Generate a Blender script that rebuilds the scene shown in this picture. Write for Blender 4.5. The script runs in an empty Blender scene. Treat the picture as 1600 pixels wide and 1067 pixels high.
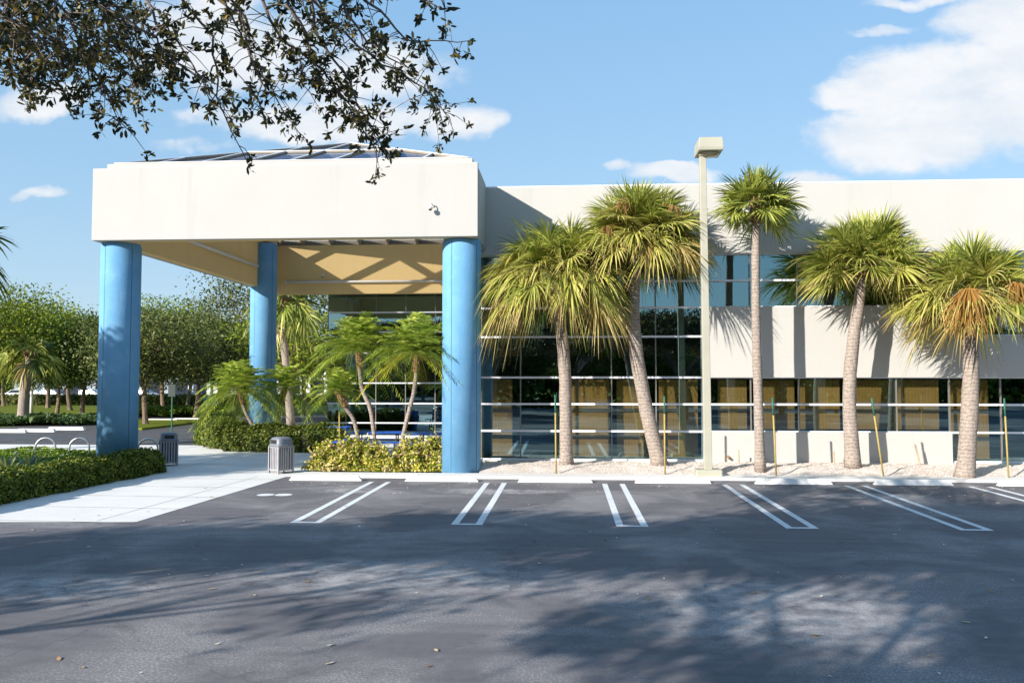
import bpy, math, random
import numpy as np
from mathutils import Vector, Matrix
C = bpy.context.scene.collection
R = math.radians
random.seed(7)
RNG = np.random.default_rng(11)

# ------------------------------------------------------------------ camera
FPX, YAW, PITCH, CAMH = 1311.2, R(3.754), R(2.644), 2.496
cd = bpy.data.cameras.new('camera'); cam = bpy.data.objects.new('camera', cd); C.objects.link(cam)
cam.location = (0, 0, CAMH); cam.rotation_euler = (R(90) + PITCH, 0, YAW)
cd.sensor_width = 36; cd.lens = FPX / 1600 * 36; cd.clip_end = 3000; cd.clip_start = .05
bpy.context.scene.camera = cam

def ray(px, py):
    x, u = (px - 800) / FPX, (533.5 - py) / FPX
    cp, sp, ca, sa = math.cos(PITCH), math.sin(PITCH), math.cos(YAW), math.sin(YAW)
    y = cp - u * sp; z = sp + u * cp
    return Vector((x * ca - y * sa, x * sa + y * ca, z))
def at(px, py, Y):
    d = ray(px, py); t = Y / d.y
    return Vector((d.x * t, Y, CAMH + d.z * t))
def gnd(px, py, z=0.):
    d = ray(px, py); t = (z - CAMH) / d.z
    return Vector((d.x * t, d.y * t, z))

# ------------------------------------------------------------------ objects
def tag(o, label=None, cat=None, group=None, kind=None):
    if label: o['label'] = label
    if cat: o['category'] = cat
    if group: o['group'] = group
    if kind: o['kind'] = kind
    return o
def thing(name, label, cat, loc=(0, 0, 0), rz=0, group=None):
    o = bpy.data.objects.new(name, None); C.objects.link(o)
    o.location = loc; o.rotation_euler = (0, 0, rz); o.empty_display_size = .2
    return tag(o, label, cat, group)
def link(name, me, parent=None, smooth=False):
    o = bpy.data.objects.new(name, me); C.objects.link(o)
    if parent is not None: o.parent = parent
    if smooth:
        me.polygons.foreach_set('use_smooth', [True] * len(me.polygons))
    return o
def bake(o):
    """children built in world coordinates under an Empty that stands at its base"""
    m = Matrix.Translation(o.location) @ o.rotation_euler.to_matrix().to_4x4()
    mi = m.inverted()
    for ch in o.children:
        if ch.type == 'MESH' and not ch.get('local'):
            ch.data.transform(mi)
            for g in ch.children:
                if g.type == 'MESH': g.data.transform(mi)
    return o
def copy_tree(o, parent=None):
    c = o.copy(); C.objects.link(c)
    if parent is not None: c.parent = parent
    for ch in list(o.children): copy_tree(ch, c)
    return c

class MB:
    def __init__(s): s.v = []; s.f = []; s.m = []
    def add(s, vs, fs, m=0):
        b = len(s.v); s.v += [tuple(v) for v in vs]
        for f in fs: s.f.append([b + i for i in f]); s.m.append(m)
        return s
    def box(s, x0, x1, y0, y1, z0, z1, m=0):
        return s.add([(x0, y0, z0), (x1, y0, z0), (x1, y1, z0), (x0, y1, z0), (x0, y0, z1), (x1, y0, z1), (x1, y1, z1), (x0, y1, z1)],
                     [(0, 3, 2, 1), (4, 5, 6, 7), (0, 1, 5, 4), (1, 2, 6, 5), (2, 3, 7, 6), (3, 0, 4, 7)], m)
    def prism(s, poly, z0, z1, m=0):
        n = len(poly)
        return s.add([(p[0], p[1], z0) for p in poly] + [(p[0], p[1], z1) for p in poly],
                     [tuple(range(n))[::-1], tuple(range(n, 2 * n))] + [(i, (i + 1) % n, n + (i + 1) % n, n + i) for i in range(n)], m)
    def tube(s, pts, rad, n=8, m=0, caps=True, prof=None):
        pts = [Vector(p) for p in pts]; k = len(pts)
        if not hasattr(rad, '__len__'): rad = [rad] * k
        vs = []; ref = None
        for i, p in enumerate(pts):
            t = (pts[min(i + 1, k - 1)] - pts[max(i - 1, 0)]).normalized()
            if ref is None: ref = t.orthogonal().normalized() if abs(t.z) < .99 else Vector((1, 0, 0))
            a = (ref - t * ref.dot(t)).normalized(); ref = a; b = t.cross(a)
            for j in range(n):
                th = 2 * math.pi * j / n; r = rad[i] * (prof(i, j) if prof else 1)
                vs.append(p + a * (math.cos(th) * r) + b * (math.sin(th) * r))
        fs = [(i * n + j, i * n + (j + 1) % n, (i + 1) * n + (j + 1) % n, (i + 1) * n + j) for i in range(k - 1) for j in range(n)]
        if caps: fs += [tuple(range(n))[::-1], tuple(range((k - 1) * n, k * n))]
        return s.add(vs, fs, m)
    def lathe(s, prof, n=24, o=(0, 0, 0), m=0, sq=0):
        vs = []; k = len(prof)
        for r, z in prof:
            for j in range(n):
                th = 2 * math.pi * (j + .5) / n; q = 1
                if sq: c, d = abs(math.cos(th)), abs(math.sin(th)); q = (c ** sq + d ** sq) ** (-1 / sq)
                vs.append((o[0] + r * q * math.cos(th), o[1] + r * q * math.sin(th), o[2] + z))
        fs = [(i * n + j, i * n + (j + 1) % n, (i + 1) * n + (j + 1) % n, (i + 1) * n + j) for i in range(k - 1) for j in range(n)]
        fs += [tuple(range(n))[::-1], tuple(range((k - 1) * n, k * n))]
        return s.add(vs, fs, m)
    def mesh(s, name, mats):
        me = bpy.data.meshes.new(name); me.from_pydata(s.v, [], s.f)
        for m in (mats if isinstance(mats, (list, tuple)) else [mats]): me.materials.append(m)
        me.polygons.foreach_set('material_index', s.m); me.update(); return me
    def build(s, name, mats, parent=None, smooth=False, bevel=0, seg=2):
        o = link(name, s.mesh(name, mats), parent, smooth)
        if bevel:
            b = o.modifiers.new('bevel', 'BEVEL'); b.width = bevel; b.segments = seg; b.limit_method = 'ANGLE'; b.angle_limit = R(35)
        if smooth == 'auto': pass
        return o

def np_mesh(name, P, mats, mi=None):
    """P: (n, k, 3) array of n k-gons"""
    P = np.asarray(P, np.float32); n, k, _ = P.shape
    me = bpy.data.meshes.new(name)
    me.vertices.add(n * k); me.vertices.foreach_set('co', P.reshape(-1))
    me.loops.add(n * k); me.loops.foreach_set('vertex_index', np.arange(n * k, dtype=np.int32))
    me.polygons.add(n); me.polygons.foreach_set('loop_start', np.arange(0, n * k, k, dtype=np.int32))
    me.polygons.foreach_set('loop_total', np.full(n, k, np.int32))
    for m in (mats if isinstance(mats, (list, tuple)) else [mats]): me.materials.append(m)
    if mi is not None: me.polygons.foreach_set('material_index', np.asarray(mi, np.int32))
    me.update(calc_edges=True); return me
def weld_strips(name, S, mats, mi=None):
    """S: (n, s, 2, 3) strips -> connected quads; mi (n, s-1)"""
    S = np.asarray(S, np.float32); n, s, _, _ = S.shape
    me = bpy.data.meshes.new(name)
    me.vertices.add(n * s * 2); me.vertices.foreach_set('co', S.reshape(-1))
    b = (np.arange(n) * s * 2)[:, None] + (np.arange(s - 1) * 2)[None, :]
    F = np.stack([b, b + 1, b + 3, b + 2], -1).reshape(-1, 4)
    q = len(F)
    me.loops.add(q * 4); me.loops.foreach_set('vertex_index', F.reshape(-1).astype(np.int32))
    me.polygons.add(q); me.polygons.foreach_set('loop_start', np.arange(0, q * 4, 4, dtype=np.int32))
    me.polygons.foreach_set('loop_total', np.full(q, 4, np.int32))
    for m in (mats if isinstance(mats, (list, tuple)) else [mats]): me.materials.append(m)
    if mi is not None: me.polygons.foreach_set('material_index', np.asarray(mi, np.int32).reshape(-1))
    me.update(calc_edges=True); return me

# ------------------------------------------------------------------ materials
def nt(name):
    m = bpy.data.materials.new(name); m.use_nodes = True; t = m.node_tree; t.nodes.clear()
    out = t.nodes.new('ShaderNodeOutputMaterial'); return m, t, out
def N(t, typ, **kw):
    n = t.nodes.new(typ)
    for k, v in kw.items():
        if k in n.inputs.keys(): n.inputs[k].default_value = v
        else: setattr(n, k, v)
    return n
def rgba(c): return (c[0], c[1], c[2], 1)
def ramp(t, fac, stops):
    r = t.nodes.new('ShaderNodeValToRGB'); e = r.color_ramp.elements
    while len(e) < len(stops): e.new(.5)
    for x, (p, c) in zip(e, stops): x.position = p; x.color = rgba(c) if len(c) == 3 else c
    t.links.new(fac, r.inputs[0]); return r.outputs[0]
def noise(t, scale, detail=4, rough=.55, vec=None, dist=0):
    n = N(t, 'ShaderNodeTexNoise'); n.inputs['Scale'].default_value = scale; n.inputs['Detail'].default_value = detail
    n.inputs['Roughness'].default_value = rough; n.inputs['Distortion'].default_value = dist
    if vec is None: vec = obco(t)
    t.links.new(vec, n.inputs['Vector']); return n.outputs[0]
def obco(t, scale=None):
    tc = N(t, 'ShaderNodeTexCoord').outputs['Object']
    if scale:
        mp = N(t, 'ShaderNodeMapping'); mp.inputs['Scale'].default_value = scale; t.links.new(tc, mp.inputs[0]); return mp.outputs[0]
    return tc
def mixc(t, fac, a, b, mode='MIX'):
    m = N(t, 'ShaderNodeMix', data_type='RGBA', blend_type=mode)
    for s, v in ((0, fac), (6, a), (7, b)):
        if hasattr(v, 'is_linked') or hasattr(v, 'links'): t.links.new(v, m.inputs[s])
        else: m.inputs[s].default_value = v if s == 0 else rgba(v)
    return m.outputs[2]
def bsdf(t, out, rough=.8, metal=0, spec=.4):
    b = N(t, 'ShaderNodeBsdfPrincipled'); b.inputs['Roughness'].default_value = rough; b.inputs['Metallic'].default_value = metal
    b.inputs['Specular IOR Level'].default_value = spec
    t.links.new(b.outputs[0], out.inputs[0]); return b
def bump(t, b, h, strength=.3, dist=.02):
    n = N(t, 'ShaderNodeBump'); n.inputs['Strength'].default_value = strength; n.inputs['Distance'].default_value = dist
    t.links.new(h, n.inputs['Height']); t.links.new(n.outputs[0], b.inputs['Normal'])
def mat(name, col, rough=.75, metal=0, var=.15, scale=3., bmp=.15, bscale=60., spec=.4, vec=None):
    m, t, out = nt(name); b = bsdf(t, out, rough, metal, spec)
    n = noise(t, scale, 6, .6)
    c = ramp(t, n, [(.3, [x * (1 - var) for x in col]), (.7, [min(1, x * (1 + var)) for x in col])])
    t.links.new(c, b.inputs['Base Color'])
    if bmp: bump(t, b, noise(t, bscale, 3), bmp, .01)
    return m
def leafmat(name, stops, trans=.35, rough=.5, spec=.3):
    """colour varies leaf by leaf (random per island), with translucency"""
    m, t, out = nt(name)
    g = N(t, 'ShaderNodeNewGeometry')
    c = ramp(t, g.outputs['Random Per Island'], stops)
    nz = noise(t, 1.3, 2)
    c = mixc(t, .35, c, ramp(t, nz, [(.35, (.35, .35, .35)), (.65, (.75, .72, .6))]), 'OVERLAY')
    b = N(t, 'ShaderNodeBsdfPrincipled'); b.inputs['Roughness'].default_value = rough; b.inputs['Specular IOR Level'].default_value = spec
    tr = N(t, 'ShaderNodeBsdfTranslucent'); mx = N(t, 'ShaderNodeMixShader'); mx.inputs[0].default_value = trans
    t.links.new(c, b.inputs['Base Color']); t.links.new(c, tr.inputs[0])
    t.links.new(b.outputs[0], mx.inputs[1]); t.links.new(tr.outputs[0], mx.inputs[2]); t.links.new(mx.outputs[0], out.inputs[0])
    return m

def asphalt_mat():
    m, t, out = nt('asphalt'); b = bsdf(t, out, .85, 0, .3)
    co = obco(t)
    fine = noise(t, 90, 3, .7, co); mid = noise(t, 9, 5, .65, co); big = noise(t, .45, 5, .6, co, .6)
    c = ramp(t, fine, [(.3, (.062, .058, .064)), (.6, (.158, .149, .16)), (.76, (.46, .44, .45))])
    c = mixc(t, .35, c, ramp(t, mid, [(.3, (.095, .089, .098)), (.7, (.18, .17, .18))]))
    wear = ramp(t, big, [(.46, (0, 0, 0)), (.66, (1, 1, 1))])
    sp = ramp(t, noise(t, 38, 4, .75, co), [(.5, (0, 0, 0)), (.6, (1, 1, 1))])
    w = mixc(t, 1., wear, sp, 'MULTIPLY'); w = mixc(t, 1., w, (.6, .6, .6), 'MULTIPLY')
    c = mixc(t, w, c, (.68, .64, .62))
    # pale worn patches, most set on sunlit gaps so the colour brightens lit asphalt
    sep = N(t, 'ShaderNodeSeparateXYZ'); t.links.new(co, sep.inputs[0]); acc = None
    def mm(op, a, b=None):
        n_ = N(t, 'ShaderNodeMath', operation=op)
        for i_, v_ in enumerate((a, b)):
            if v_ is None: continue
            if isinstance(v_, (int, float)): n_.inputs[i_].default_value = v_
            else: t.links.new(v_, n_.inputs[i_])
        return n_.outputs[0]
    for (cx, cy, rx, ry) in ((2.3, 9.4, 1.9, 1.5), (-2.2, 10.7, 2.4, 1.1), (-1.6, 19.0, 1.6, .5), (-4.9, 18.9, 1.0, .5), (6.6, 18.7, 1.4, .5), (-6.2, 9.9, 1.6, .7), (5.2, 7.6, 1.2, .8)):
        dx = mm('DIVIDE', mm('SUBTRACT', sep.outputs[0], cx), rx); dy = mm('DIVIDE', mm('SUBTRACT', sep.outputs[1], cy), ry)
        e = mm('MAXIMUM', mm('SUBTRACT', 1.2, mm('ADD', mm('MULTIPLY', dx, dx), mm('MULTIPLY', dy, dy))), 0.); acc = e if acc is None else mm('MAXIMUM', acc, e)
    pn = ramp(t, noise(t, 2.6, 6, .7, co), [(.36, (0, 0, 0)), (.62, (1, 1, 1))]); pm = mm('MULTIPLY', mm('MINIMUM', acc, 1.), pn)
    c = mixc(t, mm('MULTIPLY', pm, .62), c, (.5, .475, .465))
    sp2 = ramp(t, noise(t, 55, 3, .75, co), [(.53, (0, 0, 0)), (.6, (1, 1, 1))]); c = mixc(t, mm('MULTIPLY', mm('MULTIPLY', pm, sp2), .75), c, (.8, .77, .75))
    # hairline cracks
    vc = N(t, 'ShaderNodeTexVoronoi', feature='DISTANCE_TO_EDGE'); vc.inputs['Scale'].default_value = .16; wv = N(t, 'ShaderNodeVectorMath', operation='ADD'); t.links.new(co, wv.inputs[0])
    nv = N(t, 'ShaderNodeTexNoise'); nv.inputs['Scale'].default_value = 1.1; nv.inputs['Detail'].default_value = 6; t.links.new(co, nv.inputs['Vector'])
    sc_ = N(t, 'ShaderNodeVectorMath', operation='SCALE'); sc_.inputs['Scale'].default_value = 1.6; t.links.new(nv.outputs['Color'], sc_.inputs[0]); t.links.new(sc_.outputs[0], wv.inputs[1]); t.links.new(wv.outputs[0], vc.inputs['Vector'])
    ck = ramp(t, vc.outputs['Distance'], [(.0012, (1, 1, 1)), (.0028, (0, 0, 0))]); c = mixc(t, mm('MULTIPLY', ck, .55), c, (.045, .043, .045))
    # oil drips
    oil = ramp(t, noise(t, 1.7, 3, .5, co), [(.66, (0, 0, 0)), (.72, (1, 1, 1))]); c = mixc(t, mm('MULTIPLY', oil, .4), c, (.06, .057, .06))
    w2 = mixc(t, 1., wear, (.28, .28, .28), 'MULTIPLY'); c = mixc(t, w2, c, (.42, .395, .39))
    streak = noise(t, 1., 4, .6, obco(t, (.25, 5., 1)))
    c = mixc(t, .22, c, ramp(t, streak, [(.35, (.085, .081, .09)), (.65, (.22, .209, .22))]))
    t.links.new(c, b.inputs['Base Color']); bump(t, b, fine, .5, .01); return m
def road_mat():
    return mat('far_asphalt', (.075, .075, .08), .85, 0, .3, 1.2, .2, 30)
def concrete_mat():
    m, t, out = nt('concrete'); b = bsdf(t, out, .85, 0, .2); co = obco(t)
    c = ramp(t, noise(t, .9, 7, .65, co), [(.3, (.62, .60, .57)), (.7, (.76, .74, .71))])
    c = mixc(t, .35, c, ramp(t, noise(t, 45, 3, .6, co), [(.3, (.55, .53, .51)), (.7, (.8, .78, .76))]))
    t.links.new(c, b.inputs['Base Color']); bump(t, b, noise(t, 60, 3, .6, co), .2, .01); return m
def stucco(name, col, streaks=.0):
    m, t, out = nt(name); b = bsdf(t, out, .9, 0, .15); co = obco(t)
    c = ramp(t, noise(t, .55, 6, .6, co), [(.3, [x * .955 for x in col]), (.7, col)])
    st = noise(t, 1., 5, .6, obco(t, (2.2, 2.2, .22)))
    s = ramp(t, st, [(.56, (0, 0, 0)), (.8, (streaks,) * 3)])
    c = mixc(t, s, c, [x * f for x, f in zip(col, (.62, .56, .48))])
    t.links.new(c, b.inputs['Base Color']); bump(t, b, noise(t, 45, 4, .65, co), .22, .012); return m
def glass_mat(name, tcol, gcol, fac, edge=.5):
    m, t, out = nt(name)
    tr = N(t, 'ShaderNodeBsdfTransparent'); tr.inputs[0].default_value = rgba(tcol)
    gl = N(t, 'ShaderNodeBsdfGlossy'); gl.inputs[0].default_value = rgba(gcol); gl.inputs['Roughness'].default_value = .012
    bp = N(t, 'ShaderNodeBump'); bp.inputs['Strength'].default_value = .02; bp.inputs['Distance'].default_value = .05
    t.links.new(noise(t, .7, 2), bp.inputs['Height']); t.links.new(bp.outputs[0], gl.inputs['Normal'])
    lw = N(t, 'ShaderNodeLayerWeight'); lw.inputs[0].default_value = .25
    mr = N(t, 'ShaderNodeMapRange'); mr.inputs[3].default_value = fac; mr.inputs[4].default_value = min(1, fac + edge)
    t.links.new(lw.outputs['Fresnel'], mr.inputs[0])
    mx = N(t, 'ShaderNodeMixShader'); t.links.new(mr.outputs[0], mx.inputs[0])
    t.links.new(tr.outputs[0], mx.inputs[1]); t.links.new(gl.outputs[0], mx.inputs[2]); t.links.new(mx.outputs[0], out.inputs[0])
    return m
def bark_mat(name, c0, c1, ring=0., sc=14):
    m, t, out = nt(name); b = bsdf(t, out, .9, 0, .15); co = obco(t)
    n = noise(t, sc, 6, .7, obco(t, (1, 1, .45)))
    h = n
    if ring:
        w = N(t, 'ShaderNodeTexWave', bands_direction='Z'); w.inputs['Scale'].default_value = ring; w.inputs['Distortion'].default_value = 6.5
        w.inputs['Detail'].default_value = 3; w.inputs['Detail Scale'].default_value = 2.; t.links.new(co, w.inputs[0])
        h = mixc(t, .17, n, w.outputs['Color'])
    t.links.new(ramp(t, h, [(.25, c0), (.65, c1)]), b.inputs['Base Color']); bump(t, b, h, .7, .03); return m
def column_mat():
    m, t, out = nt('blue_paint'); b = bsdf(t, out, .75, 0, .2); co = obco(t)
    c = ramp(t, noise(t, 1.6, 6, .6, co), [(.3, (.12, .305, .515)), (.7, (.165, .36, .565))])
    st = ramp(t, noise(t, 1., 6, .65, obco(t, (5, 5, .5))), [(.5, (0, 0, 0)), (.78, (.55, .55, .55))]); c = mixc(t, st, c, (.10, .26, .42))
    ch = ramp(t, noise(t, 3.2, 7, .7, co), [(.6, (0, 0, 0)), (.75, (.4, .4, .4))]); c = mixc(t, ch, c, (.30, .50, .64))
    t.links.new(c, b.inputs['Base Color']); bump(t, b, noise(t, 26, 4, .6, co), .45, .015); return m
def gravel_mat():
    m, t, out = nt('shell_gravel'); b = bsdf(t, out, .95, 0, .1); co = obco(t)
    v = N(t, 'ShaderNodeTexVoronoi'); v.inputs['Scale'].default_value = 34; t.links.new(co, v.inputs[0])
    c = ramp(t, v.outputs['Color'], [(.1, (.5, .41, .35)), (.5, (.72, .63, .56)), (.85, (.85, .8, .75))])
    c = mixc(t, .45, c, ramp(t, noise(t, 2.2, 5, .65, co), [(.32, (.55, .43, .36)), (.62, (.8, .71, .65))]))
    t.links.new(c, b.inputs['Base Color']); bump(t, b, v.outputs['Distance'], .9, .03); return m
def lawn_mat():
    m, t, out = nt('lawn'); b = bsdf(t, out, .95, 0, .1); co = obco(t)
    c = ramp(t, noise(t, .35, 6, .65, co), [(.3, (.075, .11, .012)), (.7, (.19, .21, .022))])
    c = mixc(t, .5, c, ramp(t, noise(t, 14, 4, .7, co), [(.3, (.05, .08, .012)), (.7, (.22, .25, .035))]))
    t.links.new(c, b.inputs['Base Color']); bump(t, b, noise(t, 40, 3, .7, co), .8, .05); return m

M = {}
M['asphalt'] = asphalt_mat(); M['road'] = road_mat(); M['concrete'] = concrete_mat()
M['cream'] = stucco('cream_stucco', (.462, .45, .426), .24)
M['fascia'] = stucco('fascia_stucco', (.45, .439, .418), .2)
M['tan'] = stucco('tan_stucco', (.80, .57, .26), .25)
M['blue'] = column_mat()
M['groove'] = mat('joint_sealant', (.05, .12, .19), .8)
M['white'] = mat('white_frame', (.74, .75, .80), .35, 0, .05, 2, .03)
def paint_mat():
    m, t, out = nt('white_road_paint'); b = bsdf(t, out, .75, 0, .3); co = obco(t)
    wr = ramp(t, noise(t, 30, 5, .75, co), [(.58, (0, 0, 0)), (.66, (.8, .8, .8))]); lo = ramp(t, noise(t, 1.1, 4, .6, co), [(.35, (.15, .15, .15)), (.65, (1, 1, 1))])
    c = ramp(t, noise(t, 5, 5, .6, co), [(.3, (.60, .61, .62)), (.7, (.76, .77, .78))]); c = mixc(t, mixc(t, 1., wr, lo, 'MULTIPLY'), c, (.2, .19, .2))
    t.links.new(c, b.inputs['Base Color']); bump(t, b, noise(t, 80, 3, .7, co), .4, .008); return m
M['stripe'] = paint_mat()
M['stop'] = mat('white_concrete', (.76, .75, .73), .8, 0, .08, 3, .2, 40)
M['glass'] = glass_mat('tinted_glass', (.62, .56, .39), (.58, .92, 1.), .3)
M['skyglass'] = glass_mat('skylight_glass', (.9, .91, .93), (.5, .62, .85), .08, .5)
M['dark'] = mat('dark_interior', (.035, .03, .026), .9)
def blind_mat(col):
    m, t, out = nt('vertical_blind'); b = bsdf(t, out, .85, 0, .1); co = obco(t)
    wv = N(t, 'ShaderNodeTexWave', bands_direction='X', wave_profile='SAW'); wv.inputs['Scale'].default_value = 3.4; t.links.new(co, wv.inputs[0])
    c = ramp(t, wv.outputs['Color'], [(0, [x * .78 for x in col]), (.25, col), (1, [x * .9 for x in col])]); c = mixc(t, .3, c, ramp(t, noise(t, 2.2, 4, .6, co), [(.35, (.4, .33, .2)), (.65, (.74, .62, .4))]))
    t.links.new(c, b.inputs['Base Color']); bump(t, b, wv.outputs['Color'], .6, .02); return m
M['blind'] = blind_mat((.66, .55, .35)) if True else mat('vertical_blind', (.66, .55, .35), .8, 0, .08, 2, .1)
M['gravel'] = gravel_mat(); M['lawn'] = lawn_mat()
M['mulch'] = mat('mulch', (.12, .07, .045), .95, 0, .5, 9, .8, 30)
M['pole'] = mat('beige_paint', (.37, .355, .285), .5, 0, .06, 2, .06)
M['lens'] = mat('lamp_lens', (.42, .36, .25), .2, 0, .2, 8, .1, 30)
M['binmetal'] = mat('grey_bin_paint', (.30, .29, .31), .5, 0, .1, 5, .08)
M['binlid'] = mat('grey_lid', (.17, .18, .21), .45, 0, .1, 5, .05)
M['bindark'] = mat('bin_liner', (.02, .02, .024), .7)
M['galv'] = mat('galvanised_steel', (.52, .53, .55), .38, .75, .1, 8, .05)
M['pblue'] = mat('blue_plastic', (.012, .085, .42), .4, 0, .12, 5, .05)
M['black'] = mat('black_steel', (.018, .018, .02), .45)
M['stake'] = mat('yellow_stake', (.36, .27, .08), .7, 0, .15, 12, .2)
M['stakeg'] = mat('green_stake_tip', (.03, .12, .075), .6, 0, .15, 12, .1)
M['wood'] = mat('bare_wood', (.42, .32, .2), .85, 0, .25, 14, .3)
M['camw'] = mat('camera_housing', (.66, .64, .60), .4, 0, .05)
M['tube'] = mat('white_tube', (.74, .70, .62), .4, 0, .05)
M['bark_palm'] = bark_mat('palm_bark', (.15, .12, .10), (.385, .32, .275), 3.4, 22)
M['bark_boot'] = bark_mat('palm_boots', (.10, .055, .03), (.36, .21, .11), 4, 20)
M['bark_oak'] = bark_mat('oak_bark', (.07, .055, .045), (.24, .195, .16), 0, 9)
M['bark_far'] = bark_mat('far_bark', (.085, .06, .045), (.26, .19, .14), 0, 6)
M['sab_young'] = leafmat('palm_leaf_green', [(0, (.13, .18, .026)), (.5, (.30, .33, .06)), (1, (.52, .52, .14))], .3)
M['sab_mid'] = leafmat('palm_leaf_yellow', [(0, (.27, .29, .05)), (.55, (.47, .45, .10)), (1, (.62, .56, .22))], .3)
M['sab_old'] = leafmat('palm_leaf_dry', [(0, (.24, .17, .05)), (.5, (.42, .30, .10)), (1, (.52, .42, .2))], .25)
M['sab_tip'] = leafmat('palm_leaf_tip', [(0, (.30, .22, .07)), (1, (.55, .42, .18))], .25)
M['sab_green2'] = leafmat('palm_leaf_dark', [(0, (.05, .085, .016)), (.5, (.11, .155, .028)), (1, (.24, .27, .06))], .3)
M['seed'] = leafmat('seed_stalk', [(0, (.36, .18, .045)), (1, (.56, .33, .10))], .2)
M['seedb'] = leafmat('dry_seed_stalk', [(0, (.22, .12, .04)), (1, (.42, .27, .10))], .2)
M['date'] = leafmat('date_palm_leaf', [(0, (.08, .15, .018)), (.5, (.24, .34, .038)), (.85, (.46, .52, .08)), (1, (.6, .6, .16))], .35)
M['datey'] = leafmat('date_palm_yellow', [(0, (.36, .36, .03)), (1, (.55, .50, .06))], .35)
M['oakleaf'] = leafmat('oak_leaf', [(0, (.022, .028, .012)), (.5, (.05, .055, .02)), (.82, (.12, .105, .03)), (1, (.27, .19, .05))], .3, .45, .28)
M['treeleaf'] = leafmat('tree_leaf', [(0, (.022, .045, .007)), (.5, (.07, .125, .013)), (1, (.19, .25, .025))], .3)
M['treeleaf2'] = leafmat('olive_tree_leaf', [(0, (.035, .055, .015)), (.5, (.09, .115, .028)), (1, (.2, .21, .05))], .25)
M['treeleaf3'] = leafmat('bright_tree_leaf', [(0, (.06, .10, .008)), (.5, (.16, .22, .016)), (1, (.33, .36, .035))], .35)
M['hedge'] = leafmat('hedge_leaf', [(0, (.035, .065, .01)), (.5, (.10, .15, .016)), (1, (.26, .27, .035))], .25)
M['hedge2'] = leafmat('hedge_leaf_dark', [(0, (.025, .05, .01)), (.5, (.075, .12, .015)), (1, (.24, .24, .035))], .25)
M['cover'] = leafmat('ground_cover_leaf', [(0, (.06, .12, .014)), (.5, (.15, .25, .022)), (1, (.30, .38, .05))], .3)
M['coverd'] = leafmat('ground_cover_dark', [(0, (.025, .06, .018)), (1, (.09, .14, .045))], .2)
M['croton'] = leafmat('croton_leaf', [(0, (.09, .15, .015)), (.3, (.28, .32, .03)), (.6, (.56, .49, .07)), (.82, (.70, .58, .24)), (.93, (.68, .50, .36)), (1, (.30, .19, .12))], .3)
M['agave'] = leafmat('agave_leaf', [(0, (.10, .17, .14)), (.6, (.22, .28, .22)), (1, (.55, .5, .12))], .15)
M['litter'] = leafmat('fallen_leaf', [(0, (.20, .10, .03)), (.45, (.42, .25, .10)), (.6, (.6, .55, .45)), (1, (.7, .66, .6))], .05)
M['bwall'] = mat('far_white_wall', (.72, .70, .68), .9, 0, .05)
M['bwall2'] = mat('far_grey_wall', (.30, .34, .40), .9, 0, .1)
M['froof'] = mat('far_tile_roof', (.25, .12, .09), .9)
M['fwin'] = mat('far_window', (.02, .025, .035), .15)
M['carw'] = mat('white_car_paint', (.75, .76, .78), .25, 0, .02, 1, 0)
M['card'] = mat('dark_car_paint', (.03, .035, .05), .25, 0, .02, 1, 0)
M['carr'] = mat('silver_car_paint', (.4, .41, .43), .25, .3, .02, 1, 0)
M['tyre'] = mat('tyre', (.02, .02, .02), .85)
M['teal'] = mat('pale_blue_plastic', (.20, .45, .60), .5, 0, .1)
M['signback'] = mat('sign_back', (.025, .04, .035), .6)

# ------------------------------------------------------------------ world, sun, colour management
SUN = Vector((-.95, -1., .57)).normalized()
EL = math.asin(SUN.z); AZ = math.atan2(SUN.x, SUN.y)
sc = bpy.context.scene
w = bpy.data.worlds.new('World'); sc.world = w; w.use_nodes = True
t = w.node_tree; t.nodes.clear(); L = t.links
wo = N(t, 'ShaderNodeOutputWorld'); bg = N(t, 'ShaderNodeBackground'); L.new(bg.outputs[0], wo.inputs[0])
bg.inputs[1].default_value = .085
sky = N(t, 'ShaderNodeTexSky', sky_type='NISHITA'); sky.sun_disc = False; sky.sun_elevation = EL; sky.sun_rotation = AZ
sky.altitude = 0; sky.air_density = 1.0; sky.dust_density = .6; sky.ozone_density = 1.6
dirv = N(t, 'ShaderNodeTexCoord').outputs['Generated']
sx = N(t, 'ShaderNodeSeparateXYZ'); L.new(dirv, sx.inputs[0])
def mth(op, a, b=None, clamp=False):
    n = N(t, 'ShaderNodeMath', operation=op); n.use_clamp = clamp
    for i, v in enumerate((a, b)):
        if v is None: continue
        if isinstance(v, (int, float)): n.inputs[i].default_value = v
        else: L.new(v, n.inputs[i])
    return n.outputs[0]
ay = mth('MAXIMUM', mth('ABSOLUTE', sx.outputs['Y']), .02)
u0 = mth('DIVIDE', sx.outputs['X'], ay); v0 = mth('DIVIDE', sx.outputs['Z'], ay)
cmb = N(t, 'ShaderNodeCombineXYZ'); L.new(u0, cmb.inputs[0]); L.new(v0, cmb.inputs[1])
def wnoise(scale, detail, off=(0, 0, 0), st=(1, 1, 1), rough=.6):
    mp = N(t, 'ShaderNodeMapping'); mp.inputs['Location'].default_value = off; mp.inputs['Scale'].default_value = st
    L.new(cmb.outputs[0], mp.inputs[0])
    n = N(t, 'ShaderNodeTexNoise'); n.inputs['Scale'].default_value = scale; n.inputs['Detail'].default_value = detail
    n.inputs['Roughness'].default_value = rough; L.new(mp.outputs[0], n.inputs['Vector']); return n.outputs[0]
wu = mth('MULTIPLY', mth('SUBTRACT', wnoise(7, 4, (3, 1, 0)), .5), .09)
wv = mth('MULTIPLY', mth('SUBTRACT', wnoise(7, 4, (9, 5, 2)), .5), .07)
u = mth('ADD', u0, wu); v = mth('ADD', v0, wv)
mask = None
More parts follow.
